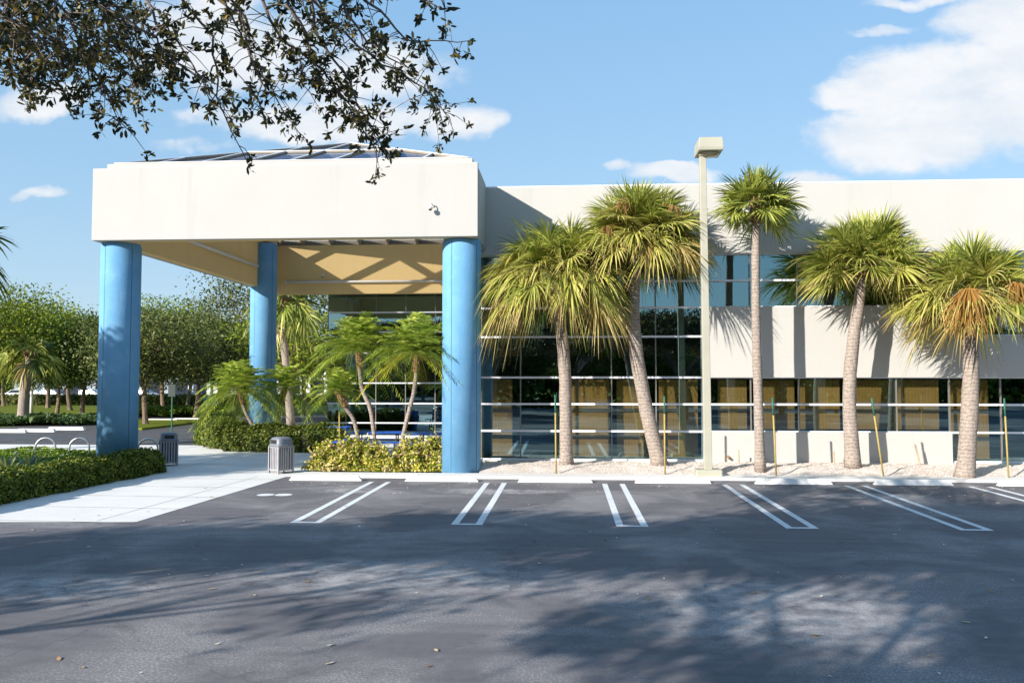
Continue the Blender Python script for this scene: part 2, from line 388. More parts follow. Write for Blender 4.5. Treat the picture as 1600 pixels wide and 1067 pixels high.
for (cx, cy, rx, ry, amp) in [(1500, 150, 215, 95, 1.25), (1580, 50, 130, 80, 1.2), (1440, 212, 200, 60, 1.1), (1350, 150, 100, 32, .95),
                              (1560, 150, 150, 120, 1.1), (500, 188, 270, 42, 1.05), (690, 190, 120, 40, 1.1), (350, 60, 200, 110, .8), (560, 110, 190, 70, .75),
                              (60, 168, 110, 40, .8), (-150, 120, 160, 90, .9), (1050, 268, 85, 22, .9), (1280, 276, 70, 18, .8), (960, 262, 30, 10, .6), (1390, 52, 60, 12, .5),
                              (60, 298, 60, 13, .55), (300, 228, 90, 12, .45), (1440, 0, 90, 14, .7), (1900, 120, 260, 120, 1.), (2100, 300, 200, 60, .9),
                              (-420, 330, 200, 60, .8), (250, -260, 260, 90, .8), (1300, -300, 300, 90, .9)]:
    d = ray(cx, cy); cu, cv = d.x / d.y, d.z / d.y
    a = mth('DIVIDE', mth('SUBTRACT', u, cu), rx / FPX); b = mth('DIVIDE', mth('SUBTRACT', v, cv), ry / FPX)
    q = mth('MULTIPLY', mth('SUBTRACT', 1., mth('ADD', mth('MULTIPLY', a, a), mth('MULTIPLY', b, b)), True), amp)
    mask = q if mask is None else mth('MAXIMUM', mask, q)
fn = wnoise(10, 11, (1, 7, 3), (1, 1.7, 1), .62)
dens = mth('ADD', mask, mth('MULTIPLY', mth('SUBTRACT', fn, .5), 1.9))
mr = N(t, 'ShaderNodeMapRange', interpolation_type='SMOOTHSTEP'); mr.inputs[1].default_value = .02; mr.inputs[2].default_value = .8
L.new(dens, mr.inputs[0])
gate = mth('MULTIPLY', mr.outputs[0], mth('MINIMUM', mth('MULTIPLY', mask, 5.), 1.))
cl = mth('MULTIPLY', gate, .92)
shade = wnoise(9, 5, (4, 2, 8), (1, 2.2, 1))
ccol = ramp(t, shade, [(.35, (5.2, 5.6, 6.1)), (.6, (6.3, 6.35, 6.45))])
# low air is paler than the zenith
hz = N(t, 'ShaderNodeMapRange'); hz.inputs[1].default_value = 0; hz.inputs[2].default_value = .75; hz.inputs[3].default_value = .7; hz.inputs[4].default_value = .55
L.new(sx.outputs['Z'], hz.inputs[0])
skyc = mixc(t, hz.outputs[0], sky.outputs[0], ramp(t, sx.outputs['Z'], [(0., (3.6, 4.95, 6.2)), (.22, (2.75, 4.6, 6.5)), (.5, (2.05, 4.25, 7.0))]))
L.new(mixc(t, cl, skyc, ccol), bg.inputs[0])

sd = bpy.data.lights.new('sun', 'SUN'); sd.energy = 4.9; sd.angle = R(.53); sd.color = (1., .945, .86)
so = bpy.data.objects.new('sun', sd); C.objects.link(so); so.rotation_euler = (-SUN).to_track_quat('-Z', 'Y').to_euler(); so.location = (-30, -30, 25)
sc.view_settings.view_transform = 'Standard'; sc.view_settings.look = 'None'; sc.view_settings.gamma = 1
sc.view_settings.use_curve_mapping = False; sc.view_settings.exposure = .85
sc.cycles.max_bounces = 8; sc.cycles.transparent_max_bounces = 12; sc.cycles.use_denoising = True
sc.cycles.sample_clamp_indirect = 6

# ------------------------------------------------------------------ ground
def sheet(name, poly, z, m, kind='structure', sub=None):
    me = bpy.data.meshes.new(name); me.from_pydata([(p[0], p[1], z) for p in poly], [], [tuple(range(len(poly)))])
    me.materials.append(m); me.update(); o = link(name, me)
    if me.polygons[0].normal.z < 0: me.flip_normals()
    return tag(o, kind=kind)
sheet('lawn', [(-900, -600), (900, -600), (900, 1400), (-900, 1400)], -.02, M['lawn'])
a0 = gnd(447, 745); a1 = gnd(213, 815.5); a2 = gnd(-40, 816)
YC = 21.35                                                        # face of the kerb
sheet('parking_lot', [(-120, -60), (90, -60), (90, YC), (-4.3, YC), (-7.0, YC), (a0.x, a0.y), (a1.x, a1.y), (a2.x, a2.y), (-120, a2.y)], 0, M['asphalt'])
# concrete walk and plaza under the canopy
walk = MB()
wp = [(a2.x, a2.y), (a1.x, a1.y), (a0.x, a0.y), (-7.0, YC), (-2.3, YC), (-2.3, 34.4), (-10.6, 34.4), (-13.5, 31.5), (-26, 31.5), (-26, 26), (-30, 24), (-40, a2.y)]
walk.add([(x, y, .006) for x, y in wp], [tuple(range(len(wp)))])
def jline(p, q, wd=.018):
    p = Vector(p); q = Vector(q); n = (q - p).to_3d().cross(Vector((0, 0, 1))).normalized() * wd
    p = p.to_3d(); q = q.to_3d()
    walk.add([(p.x - n.x, p.y - n.y, .0085), (q.x - n.x, q.y - n.y, .0085), (q.x + n.x, q.y + n.y, .0085), (p.x + n.x, p.y + n.y, .0085)], [(0, 1, 2, 3)], 1)
dl = (a0 - a1).normalized(); nl = Vector((-dl.y, dl.x, 0))
for k in range(7):
    p = a1 + dl * (k * 1.6 - .1); q = p + nl * 3.2; jline((p.x, p.y), (q.x, q.y))
p = a1 + nl * .75; q = a0 + nl * .75; jline((p.x, p.y), (q.x, q.y), .012)
for yy in (24.5, 27.5, 30.5): jline((-16, yy), (-2.4, yy))
for xx in (-14, -11, -8): jline((xx, 23.2), (xx, 31.4))
tag(walk.build('sidewalk', [M['concrete'], mat('walk_joint', (.42, .41, .39), .9)]), kind='structure')
# kerb strip in front of the planting, gravel bed behind it
kb = MB()
kb.box(-7.0, 30, YC, YC + .15, -.05, .065); kb.box(-7.0, 30, YC + .15, YC + .75, -.05, .062)
tag(kb.build('kerb', M['concrete'], bevel=.012), kind='structure')
YW = 24.195
def grid(name, x0, x1, y0, y1, nx, ny, zf, m, kind='structure'):
    X, Y = np.meshgrid(np.linspace(x0, x1, nx), np.linspace(y0, y1, ny)); Z = zf(X, Y)
    V = np.stack([X, Y, Z], -1).reshape(-1, 3)
    F = [(j * nx + i, j * nx + i + 1, (j + 1) * nx + i + 1, (j + 1) * nx + i) for j in range(ny - 1) for i in range(nx - 1)]
    me = bpy.data.meshes.new(name); me.from_pydata(V.tolist(), [], F); me.materials.append(m); me.update()
    return tag(link(name, me, None, True), kind=kind)
def zbed(X, Y):
    s = np.clip((Y - (YC + .7)) / 1.0, 0, 1); s = s * s * (3 - 2 * s)
    return .05 + .14 * s + (.012 * np.sin(X * 3.1 + 2 * np.sin(Y * 2)) + .012 * np.sin(X * 7.3 + Y * 5)) * s
grid('gravel_bed', -2.33, 24, YC + .72, YW + .1, 260, 22, zbed, M['gravel'])
def zb(x, y): return float(zbed(np.array(x), np.array(y)))
# pebbles on the bed
n = 2600
px = RNG.uniform(-2.2, 14, n); py = RNG.uniform(YC + .62, YW - .05, n); pz = zbed(px, py) + .004
s = RNG.uniform(.008, .026, n)
base = np.array([[1, 0, 0], [0, 1, 0], [-1, 0, 0], [0, -1, 0], [0, 0, .9]])
cs = np.cos(RNG.uniform(0, 6.28, n)); sn = np.sin(RNG.uniform(0, 6.28, n))
V = base[None] * s[:, None, None]; V = V * RNG.uniform(.7, 1.3, (n, 1, 3))
V = np.stack([V[..., 0] * cs[:, None] - V[..., 1] * sn[:, None], V[..., 0] * sn[:, None] + V[..., 1] * cs[:, None], V[..., 2]], -1)
V += np.stack([px, py, pz], -1)[:, None]
tri = np.array([[0, 1, 4], [1, 2, 4], [2, 3, 4], [3, 0, 4]])
tag(link('pebbles', np_mesh('pebbles', V[:, tri].reshape(-1, 3, 3), mat('pebble', (.66, .58, .51), .9, 0, .4, 30))), kind='stuff')

# planting bed under the croton shrubs
bedp = [gnd(476, 733), gnd(700, 735), (-2.75, 24.4, 0), (-7.1, 24.4, 0)]
sheet('mulch_bed', [(p[0], p[1]) for p in bedp], .07, M['mulch'])
# left: drive beyond the racks, islands, lawns
sheet('road', [(-120, 31.5), (-26, 31.5), (-13.5, 31.5), (-13.0, 36), (-14.2, 44), (-16, 60), (-19, 60), (-30, 43.3), (-120, 42.2)], .001, M['road'])
i0 = [gnd(*p) for p in ((160, 668), (222, 672), (290, 664), (318, 659), (300, 656), (160, 656))]
isl = MB().prism([(p.x, p.y) for p in i0], -.03, .11); tag(isl.build('grass_island', M['lawn'], bevel=.03), kind='structure')
f0 = [gnd(*p) for p in ((140, 656), (360, 655.5), (385, 651.5), (140, 652))]
sheet('far_drive', [(p.x, p.y) for p in f0], .004, M['road'])
f1 = [gnd(*p) for p in ((-200, 655.5), (160, 653), (160, 651), (-200, 653))]
sheet('footpath', [(p.x, p.y) for p in f1], .01, M['concrete'])
sheet('far_parking', [(-130, 92), (60, 92), (60, 112), (-130, 112)], .006, M['road'])
sheet('rear_lawn', [(-9, 36), (40, 36), (60, 91), (-15, 91), (-13, 60)], -.005, M['lawn'])

# ------------------------------------------------------------------ parking lines and wheel stops
SX0, SP, SW = -4.594, 2.85, .546
YF, YN = 20.52, 14.564
for k in range(6):
    x = SX0 + SP * k; a = x - SW / 2; b = x + SW / 2; lw = .125; z = .004
    m = MB()
    m.add([(a, YN, z), (b, YN, z), (b, YF, z), (b - lw, YF, z), (b - lw, YN + lw, z), (a + lw, YN + lw, z), (a + lw, YF, z), (a, YF, z)],
          [(0, 1, 4, 5), (1, 2, 3, 4), (0, 5, 6, 7)])
    tag(m.build('parking_line', M['stripe']), kind='structure')
dots = MB()
for p in ((415, 773), (443, 773)):
    g = gnd(*p); dots.add([(g.x + .19 * math.cos(a), g.y + .19 * math.sin(a), .004) for a in [i * .449 for i in range(14)]], [tuple(range(14))])
tag(dots.build('painted_dots', M['stripe']), kind='structure')
def wheel_stop():
    m = MB(); L_, w0, w1, h = 1.84, .16, .09, .13; e = .1
    v = [(-L_ / 2, -w0 / 2, 0), (L_ / 2, -w0 / 2, 0), (L_ / 2, w0 / 2, 0), (-L_ / 2, w0 / 2, 0),
         (-L_ / 2 + e, -w1 / 2, h), (L_ / 2 - e, -w1 / 2, h), (L_ / 2 - e, w1 / 2, h), (-L_ / 2 + e, w1 / 2, h)]
    m.add(v, [(0, 3, 2, 1), (4, 5, 6, 7), (0, 1, 5, 4), (1, 2, 6, 5), (2, 3, 7, 6), (3, 0, 4, 7)])
    for x in (-.6, .6): m.lathe([(.022, 0), (.022, .012), (.012, .016)], 10, (x, 0, h), 1)
    return m.build('wheel_stop', [M['stop'], M['galv']], bevel=.012)
stop_labels = ['white concrete wheel stop nearest the slatted grey bin', 'white wheel stop in front of the yellow shrubs and right blue column',
               'white wheel stop in front of the drooping palm', 'white wheel stop between the leaning palm and the lamp pole base',
               'white wheel stop in front of the tall thin palm', 'white wheel stop in front of the crooked palm trunk',
               'white wheel stop cut by the right picture edge']
w0 = None
for i, (lab, c) in enumerate(zip(stop_labels, (509, 690, 867.5, 1051.5, 1240, 1427.5, 1622))):
    o = wheel_stop() if i == 0 else w0.copy()
    if i == 0: w0 = o
    else: C.objects.link(o)
    g = at(c, 752, 20.72); o.location = (g.x, 20.74 + .02 * (i % 2), .001); o.rotation_euler.z = R((.4, -.5, .2, .6, -.3, .3, 0)[i])
    tag(o, lab, 'wheel stop', 'white wheel stops along the kerb')

# fallen leaves
n = 230
lx = RNG.uniform(-9, 11, n); ly = RNG.uniform(6.5, 20.4, n)
th = RNG.uniform(0, 6.28, n); ls = RNG.uniform(.018, .05, n)
hexa = np.array([[1, 0], [.45, .36], [-.5, .33], [-1, 0], [-.45, -.34], [.5, -.33]])
V = np.zeros((n, 6, 3)); V[..., 0] = lx[:, None] + ls[:, None] * (hexa[:, 0] * np.cos(th)[:, None] - hexa[:, 1] * np.sin(th)[:, None])
V[..., 1] = ly[:, None] + ls[:, None] * (hexa[:, 0] * np.sin(th)[:, None] + hexa[:, 1] * np.cos(th)[:, None])
V[..., 2] = .006 + RNG.uniform(0, .012, (n, 6))
nn_ = 260
lx = np.r_[lx, RNG.uniform(-7, 10.5, nn_)]; 
W = np.zeros((nn_, 6, 3)); wy = 20.45 - np.abs(RNG.normal(0, .9, nn_)); wt = RNG.uniform(0, 6.28, nn_); wl = RNG.uniform(.012, .034, nn_)
W[..., 0] = lx[-nn_:, None] + wl[:, None] * (hexa[:, 0] * np.cos(wt)[:, None] - hexa[:, 1] * np.sin(wt)[:, None]); W[..., 1] = wy[:, None] + wl[:, None] * (hexa[:, 0] * np.sin(wt)[:, None] + hexa[:, 1] * np.cos(wt)[:, None]); W[..., 2] = .006 + RNG.uniform(0, .015, (nn_, 6))
V = np.concatenate([V, W])
tag(link('fallen_leaves', np_mesh('fallen_leaves', V, M['litter'])), kind='stuff')

# ------------------------------------------------------------------ office building
XA = -2.56
Z = dict(par=8.094, head=6.115, m1=5.347, m2=4.585, m3=3.749, lh=2.576, lm=1.811, ls=1.037, bot=.22)
bld = thing('office_building', 'cream two storey office building with bands of dark tinted windows', 'building', (XA, YW, 0))
def X(px, py=632): return at(px, py, YW).x
XJ, XK, XE = X(1104), X(1487), 17.5
bw = MB()
D = .28                                                            # wall thickness in front of the glass line
bw.box(XA, XE, YW, YW + D, Z['head'], Z['par'])
bw.box(XJ, XK, YW, YW + D, Z['lh'], Z['m2'])
bw.box(XK, XE, YW, YW + D, Z['lh'], Z['m3'])
bw.box(XJ, XK, YW, YW + D, 0, Z['ls'])
bw.box(XA, XJ, YW, YW + D, 0, Z['bot'] - .02); bw.box(XK, XE, YW, YW + D, 0, Z['bot'] - .02)
bw.box(XA, XA + .12, YW + D, 34.2, 0, Z['par'])                     # side wall back to the entrance
bw.box(XE - .2, XE, YW + D, 60, 0, Z['par'])
bw.box(-10.42, XA, 35.75, 36.05, 6.4, Z['par'] - .3)                # wall above the entrance glazing
bw.box(-10.42, -10.385, 36.05, 60, 0, Z['par'] - .3)
bw.box(-10.4, XE - .2, 59.8, 60, 0, Z['par'] - .3)
bw.build('wall', M['cream'], bld)
cp = MB(); cp.box(XA + .13, XE, YW - .004, YW + D + .03, Z['par'] + .0005, Z['par'] + .05); cp.build('parapet_cap', M['white'], bld, bevel=.01)
rf = MB(); rf.box(XA + .15, XE - .22, YW + D + .03, 59.7, 7.55, 7.7); rf.box(-10.3, XA + .1, 36.1, 59.7, 7.3, 7.45); rf.build('roof', M['bwall2'], bld)
it = MB()
it.box(XA + .13, XE - .2, YW + 6, YW + 6.1, .05, 7.5); it.box(XA + .13, XE - .2, YW + D + .01, YW + 6, .05, .12)
it.box(XA + .13, XE - .2, YW + D + .3, YW + 6, 3.2, 3.5); it.box(XA + .13, XE - .2, YW + D + .3, YW + 6, 6.15, 6.3)
it.box(-10.35, XA + .1, 40, 40.1, .05, 7.2); it.box(-10.35, XA + .1, 36.3, 40, .05, .1); it.box(-10.35, XA + .1, 36.3, 40, 6.4, 6.5)
it.build('interior', M['dark'], bld)
GY = YW + .16
def window(x0, x1, zs, blinds=(), y=GY, bar=.055, fr=None, name='window', vm=.035, parent=bld):
    """one bay: white horizontal bars and thin vertical mullions, with its glass and blinds"""
    f = MB()
    for i, z in enumerate(zs):
        f.box(x0, x1, y - .07, y + .05, z - bar / 2, z + bar / 2)
    for a, b in zip(zs[:-1], zs[1:]):
        f.box(x0, x0 + vm / 2, y - .03, y + .04, a + bar / 2, b - bar / 2, 1); f.box(x1 - vm / 2, x1, y - .03, y + .04, a + bar / 2, b - bar / 2, 1)
    o = f.build(name, [M['white'], M['mull']], parent)
    g = MB()
    for a, b in zip(zs[:-1], zs[1:]):
        a += bar / 2; b -= bar / 2; s = random.uniform(-.003, .003); q = random.uniform(-.003, .003)
        g.add([(x0 + vm / 2, y + s, a), (x1 - vm / 2, y - s, a), (x1 - vm / 2, y - s + q, b), (x0 + vm / 2, y + s + q, b)], [(0, 1, 2, 3)])
    g.build('pane', M['glass'], o)
    if blinds:
        bm = MB()
        for (a, b, z0, z1) in blinds:
            nb = max(2, int((b - a) / .09)); st = (b - a) / nb
            for i in range(nb):
                xx = a + i * st
                bm.add([(xx, y + .33, z0), (xx + st + .01, y + .338, z0), (xx + st + .01, y + .338, z1), (xx, y + .33, z1)], [(0, 1, 2, 3)])
            bm.box(a, b, y + .30, y + .36, z1, z1 + .05)
        bm.build('blind', M['blind'], o)
    return o
M['mull'] = mat('bronze_mullion', (.22, .20, .18), .4, .3, .05)
lz = [Z['bot'], Z['ls'], Z['lm'], Z['lh'], Z['m3'], Z['m2'], Z['m1'], Z['head']]
bays = [XA + .0] + [X(p) for p in (813, 885, 956, 1026)] + [XJ]
bl = [(.25, .8), (.9, 1.), (.0, 1.), (.1, .75), (.05, .9)]
def bld_blind(x0, x1, fr, z0, z1):
    if not fr: return ()
    return ((x0 + .05 + (x1 - x0 - .1) * fr[0], x0 + .05 + (x1 - x0 - .1) * fr[1], z0, z1),)
for i in range(5):
    b = ()
    if bl[i]: b = bld_blind(bays[i], bays[i + 1], bl[i], .28, Z['lh'] - .12)
    window(bays[i], bays[i + 1], lz, b)
jm = MB(); jm.box(XJ - .10, XJ - .003, YW - .01, YW + .1, Z['bot'], Z['m2'] - .05); jm.build('jamb', M['white'], bld)
rb = [X(p) for p in (1104, 1175, 1251, 1327, 1404, 1483)]; rb[0] = XJ + .005; rb[-1] = XK
bl2 = [(.3, 1.), (.3, 1.), (.0, .95), (.0, 1.), (.0, .93)]
for i in range(5):
    window(rb[i], rb[i + 1], [Z['m2'], Z['m1'], Z['head']])
    window(rb[i], rb[i + 1], [Z['ls'], Z['lm'], Z['lh']], bld_blind(rb[i], rb[i + 1], bl2[i], Z['ls'] + .06, Z['lh'] - .12))
x = XK + .004; i = 0
while x < XE - .4:
    x1 = min(x + 1.39, XE - .2)
    window(x, x1, [Z['m3'], Z['m2'], Z['m1'], Z['head']])
    window(x, x1, [Z['bot'], Z['ls'], Z['lm'], Z['lh']], bld_blind(x, x1, [(.05, .9), (.6, 1.), (.1, .8)][i % 3], .28, Z['lh'] - .12))
    x = x1; i += 1
# entrance glazing under the canopy, set back
YG = 35.9
ez = [at(590, p, YG).z for p in (684, 660.5, 630.2, 598.4, 551.5, 518.7, 488.4)]; ez[0] = .1; ez += [6.35]
ex = [at(p, 600, YG).x for p in (484, 541, 587.5, 633.7, 680)]
ex = [-10.38] + ex[1:] + [ex[-1] + 1.27, ex[-1] + 2.5, XA - .05]
for i in range(len(ex) - 1):
    if ex[i + 1] - ex[i] > .3: window(ex[i], ex[i + 1], ez, y=YG)
sl = MB(); sl.box(-10.38, XA - .05, YG - .12, YG + .1, .0, .07); sl.build('sill', M['concrete'], bld)
bake(bld)
# drain pipe stub low on the wall
g = at(1137, 713, YW)
pp = MB(); pp.tube([(g.x, YW + .01, g.z), (g.x, YW - .05, g.z), (g.x + .03, YW - .12, g.z - .05)], .035, 10)
tag(pp.build('pipe_stub', M['bark_boot'], smooth=True), 'small dark pipe stub low on the cream wall beside the lamp pole', 'pipe')

# ------------------------------------------------------------------ entrance canopy
XL, XR, YCF, YCB = -12.87, -2.336, 21.823, 35.4
CT, CB = 8.252, 6.281
can = thing('entrance_canopy', 'square cream entrance canopy on blue round columns with a glazed hip roof', 'canopy', ((XL + XR) / 2, YCF, 0))
TH = .42
fa = MB()
def two(fb, x0, x1, y0, y1, z0, z1, inner):
    fb.box(x0, x1, y0, y1, z0, z1)
fa.box(XL, XR, YCF, YCF + .16, CB, CT)                                            # front, outer skin
fa.box(XL, XL + .16, YCF + .16, YCB, CB, CT)                                       # left, outer skin
fa.box(XL, XL + .9, YCF + .16, YCF + .16, CB, CT) if 0 else None
fa.box(XR - .16, XR - .07, YCF + .163, YW - .005, CB, CT - .003)                    # right, set back behind the corner
fa.box(XR - .15, XR - .02, YCF + .5, YW - .005, CB + .003, CT - .05)
fa.box(XL + .3, XR - .16, YCF + .17, YCF + .44, CT, CT + .16)                       # raised glazing kerb
fa.box(XL + .3, XL + .56, YCF + .44, YCB - .1, CT, CT + .16)
fa.build('fascia', M['fascia'], can, bevel=.012)
sf = MB()
ZB2 = 6.17
sf.box(XL + .163, XR - .163, YCF + .162, YCF + TH, CB + .004, CT - .004)
sf.box(XL + .163, XL + TH, YCF + TH + .002, YCB, CB + .004, CT - .004)
sf.box(XR - TH, XR - .163, YCF + TH + .002, YCB, CB + .004, CT - .004)
sf.box(XL + TH + .002, XR - TH - .002, 35.0, YCB, ZB2, CT - .004)
sf.build('beam', M['tan'], can)
COLS = [(-12.42, 22.55, CB), (-2.845, 22.55, CB), (-12.38, 33.48, CT - .2)]
for (cx, cy, top) in COLS:
    m = MB(); m.lathe([(.525, 0), (.525, top - .06), (.50, top - .02), (.5, top)], 48, (cx, cy, 0))
    o = m.build('column', M['blue'], can, True)
    g = MB()
    for a in (250, 330, 70, 160):
        th = R(a + (-4 if cx > -5 else 0)); c, s_ = math.cos(th), math.sin(th); q = .5265
        n_ = Vector((-s_, c, 0)) * .009
        pz = [(cx + c * q, cy + s_ * q)]
        x_, y_ = pz[0]
        g.add([(x_ - n_.x, y_ - n_.y, .02), (x_ + n_.x, y_ + n_.y, .02), (x_ + n_.x, y_ + n_.y, top - .07), (x_ - n_.x, y_ - n_.y, top - .07)], [(0, 1, 2, 3)])
    g.build('joint', M['groove'], o)
# hip skylight
bx0, bx1, by0, by1, bz = XL + .42, XR - .3, YCF + .35, YCB - .2, CT + .17
ap = Vector(((bx0 + bx1) / 2, (by0 + by1) / 2, at(540, 226, 28.7).z))
sk = MB()
cor = [Vector((bx0, by0, bz)), Vector((bx1, by0, bz)), Vector((bx1, by1, bz)), Vector((bx0, by1, bz))]
for i in range(4): sk.add([cor[i], cor[(i + 1) % 4], ap], [(0, 1, 2)])
go = sk.build('skylight', M['skyglass'], can)
bars = MB()
def bar(p, q, wd=.05, dp=.26):
    d = (q - p).normalized(); s_ = d.cross(Vector((0, 0, 1))).normalized() * wd; u_ = Vector((0, 0, 1)); v = []
    for e in (p, q): v += [e - s_ + u_ * .04, e + s_ + u_ * .04, e + s_ - u_ * dp, e - s_ - u_ * dp]
    bars.add(v, [(0, 1, 2, 3), (7, 6, 5, 4), (0, 4, 5, 1), (1, 5, 6, 2), (2, 6, 7, 3), (3, 7, 4, 0)])
for i in range(4):
    a, b = cor[i], cor[(i + 1) % 4]
    bar(a, ap, .06); bar(a, b, .05)
    nn = 8
    for k in range(1, nn):
        f = k / nn; p = a.lerp(b, f)
        mid = a.lerp(b, .5); # rafter runs square to the eave and dies into the hip
        tt = min(f, 1 - f) * 2
        q = p + (ap - mid) * tt
        bar(p, q, .042)
    bar(a.lerp(ap, .5), b.lerp(ap, .5), .03)
up = Vector((0, 0, .03))
caps = MB()
for k in range(0, len(bars.v), 8):
    v = [Vector(q) for q in bars.v[k:k + 8]]; a = (v[0] + v[1]) / 2; b = (v[4] + v[5]) / 2; caps.tube([a, b], .035, 4)
bars.build('rafter', mat('bronze_rafter', (.24, .2, .15), .6), go)
caps.build('glazing_cap', M['white'], go)
bake(can)
# fluorescent strips on the inner beam faces
def strip(p, q, label, rz):
    o = thing('strip_light', label, 'strip light', (p + q) / 2, 0, 'white strip lights under the canopy')
    d = (q - p); m = MB(); m.tube([p + d * .004, q - d * .004], .055, 10); m.build('diffuser', M['tube'], o, True)
    dn = d.normalized()
    for a_, b_ in ((p - dn * .06, p + d * .004), (q - d * .004, q + dn * .06)): MB().tube([a_, b_], .062, 10).build('end_cap', M['camw'], o, True)
    off = Vector((-.08, 0, 0)) if abs(d.y) > abs(d.x) else Vector((0, .08, 0))
    for k in range(6):
        c = p + d * (k + .5) / 6; MB().tube([c, c + off], .02, 6).build('bracket', M['camw'], o)
    return bake(o)
zi = at(570, 440, 34.9).z
strip(Vector((at(447, 440, 34.9).x, 34.9, zi)), Vector((XR - TH - .35, 34.9, zi)), 'white strip light along the tan rear beam under the canopy', 0)
zl = 7.05
strip(Vector((XL + TH + .1, 23.6, zl)), Vector((XL + TH + .1, 32.6, zl)), 'white strip light along the stained left beam under the canopy', 90)
def sec_cam(p, label):
    o = thing('security_camera', label, 'camera', p, 0, 'security cameras on the canopy'); o.scale = (.75,) * 3
    m = MB(); m.lathe([(.055, 0), (.055, .03)], 14, (0, 0, 0)); a = m.build('base', M['camw'], o); a.rotation_euler.x = R(90); a['local'] = 1
    m = MB(); m.tube([(0, -.03, 0), (0, -.14, .06), (-.03, -.22, .02), (-.05, -.22, -.06)], .02, 8); m.build('arm', M['camw'], o, True)['local'] = 1
    m = MB(); m.lathe([(.02, .09), (.075, .07), (.085, 0), (.07, -.02)], 16, (-.05, -.22, -.14)); m.lathe([(.06, -.02), (.05, -.055), (.02, -.072)], 16, (-.05, -.22, -.14), 1)
    m.build('dome', [M['camw'], M['bindark']], o, True)['local'] = 1
    return o
g = at(676, 322, YCF); sec_cam((g.x, YCF - .002, g.z), 'small dome camera on the sunlit front fascia of the canopy')
g = at(507, 428, 34.99); sec_cam((g.x, 34.998, g.z), 'small dome camera on the tan rear beam under the canopy')

# ------------------------------------------------------------------ lamp pole
YP = 22.0
pb = at(1106, 728, YP); pb.z = zb(pb.x, YP); ptp = at(1097.5, 246, YP)
lp = thing('lamp_pole', 'tall beige square lamp pole with a shoebox head on a concrete block', 'lamp post', pb)
m = MB(); a_, b_ = .1, .085
p0, p1 = pb + Vector((0, 0, .15)), ptp
m.add([p0 + Vector((x_, y_, 0)) * a_ for x_, y_ in ((-1, -1), (1, -1), (1, 1), (-1, 1))] + [p1 + Vector((x_, y_, 0)) * b_ for x_, y_ in ((-1, -1), (1, -1), (1, 1), (-1, 1))],
      [(0, 3, 2, 1), (4, 5, 6, 7), (0, 1, 5, 4), (1, 2, 6, 5), (2, 3, 7, 6), (3, 0, 4, 7)])
m.build('pole', M['pole'], lp, bevel=.012)
m = MB(); m.prism([(pb.x + .33 * x_, pb.y + .26 * y_) for x_, y_ in ((-1, -1), (1, -1), (1, 1), (-1, 1))], pb.z - .1, pb.z + .17); m.build('base', M['pole'], lp, bevel=.03)
h0 = at(1107, 231, YP)
m = MB(); hx, hy, hz_ = .32, .42, .17
hb = [(-hx, -hy), (hx, -hy), (hx, hy), (-hx, hy)]
m.add([(h0.x + x_ * .97, h0.y + y_ * .97, h0.z - hz_) for x_, y_ in hb] + [(h0.x + x_, h0.y + y_, h0.z - hz_ + .08) for x_, y_ in hb] + [(h0.x + x_ * .93, h0.y + y_ * .93, h0.z + hz_) for x_, y_ in hb],
      [(0, 3, 2, 1), (8, 9, 10, 11)] + [(i, (i + 1) % 4, 4 + (i + 1) % 4, 4 + i) for i in range(4)] + [(4 + i, 4 + (i + 1) % 4, 8 + (i + 1) % 4, 8 + i) for i in range(4)])
hd = m.build('lamp_head', M['pole'], lp, bevel=.012)
m = MB(); m.lathe([(.27, 0), (.25, -.05), (.15, -.085), (.02, -.095)], 20, (h0.x, h0.y - .04, h0.z - hz_ - .003)); m.build('lens', M['lens'], hd, True)
bake(lp)

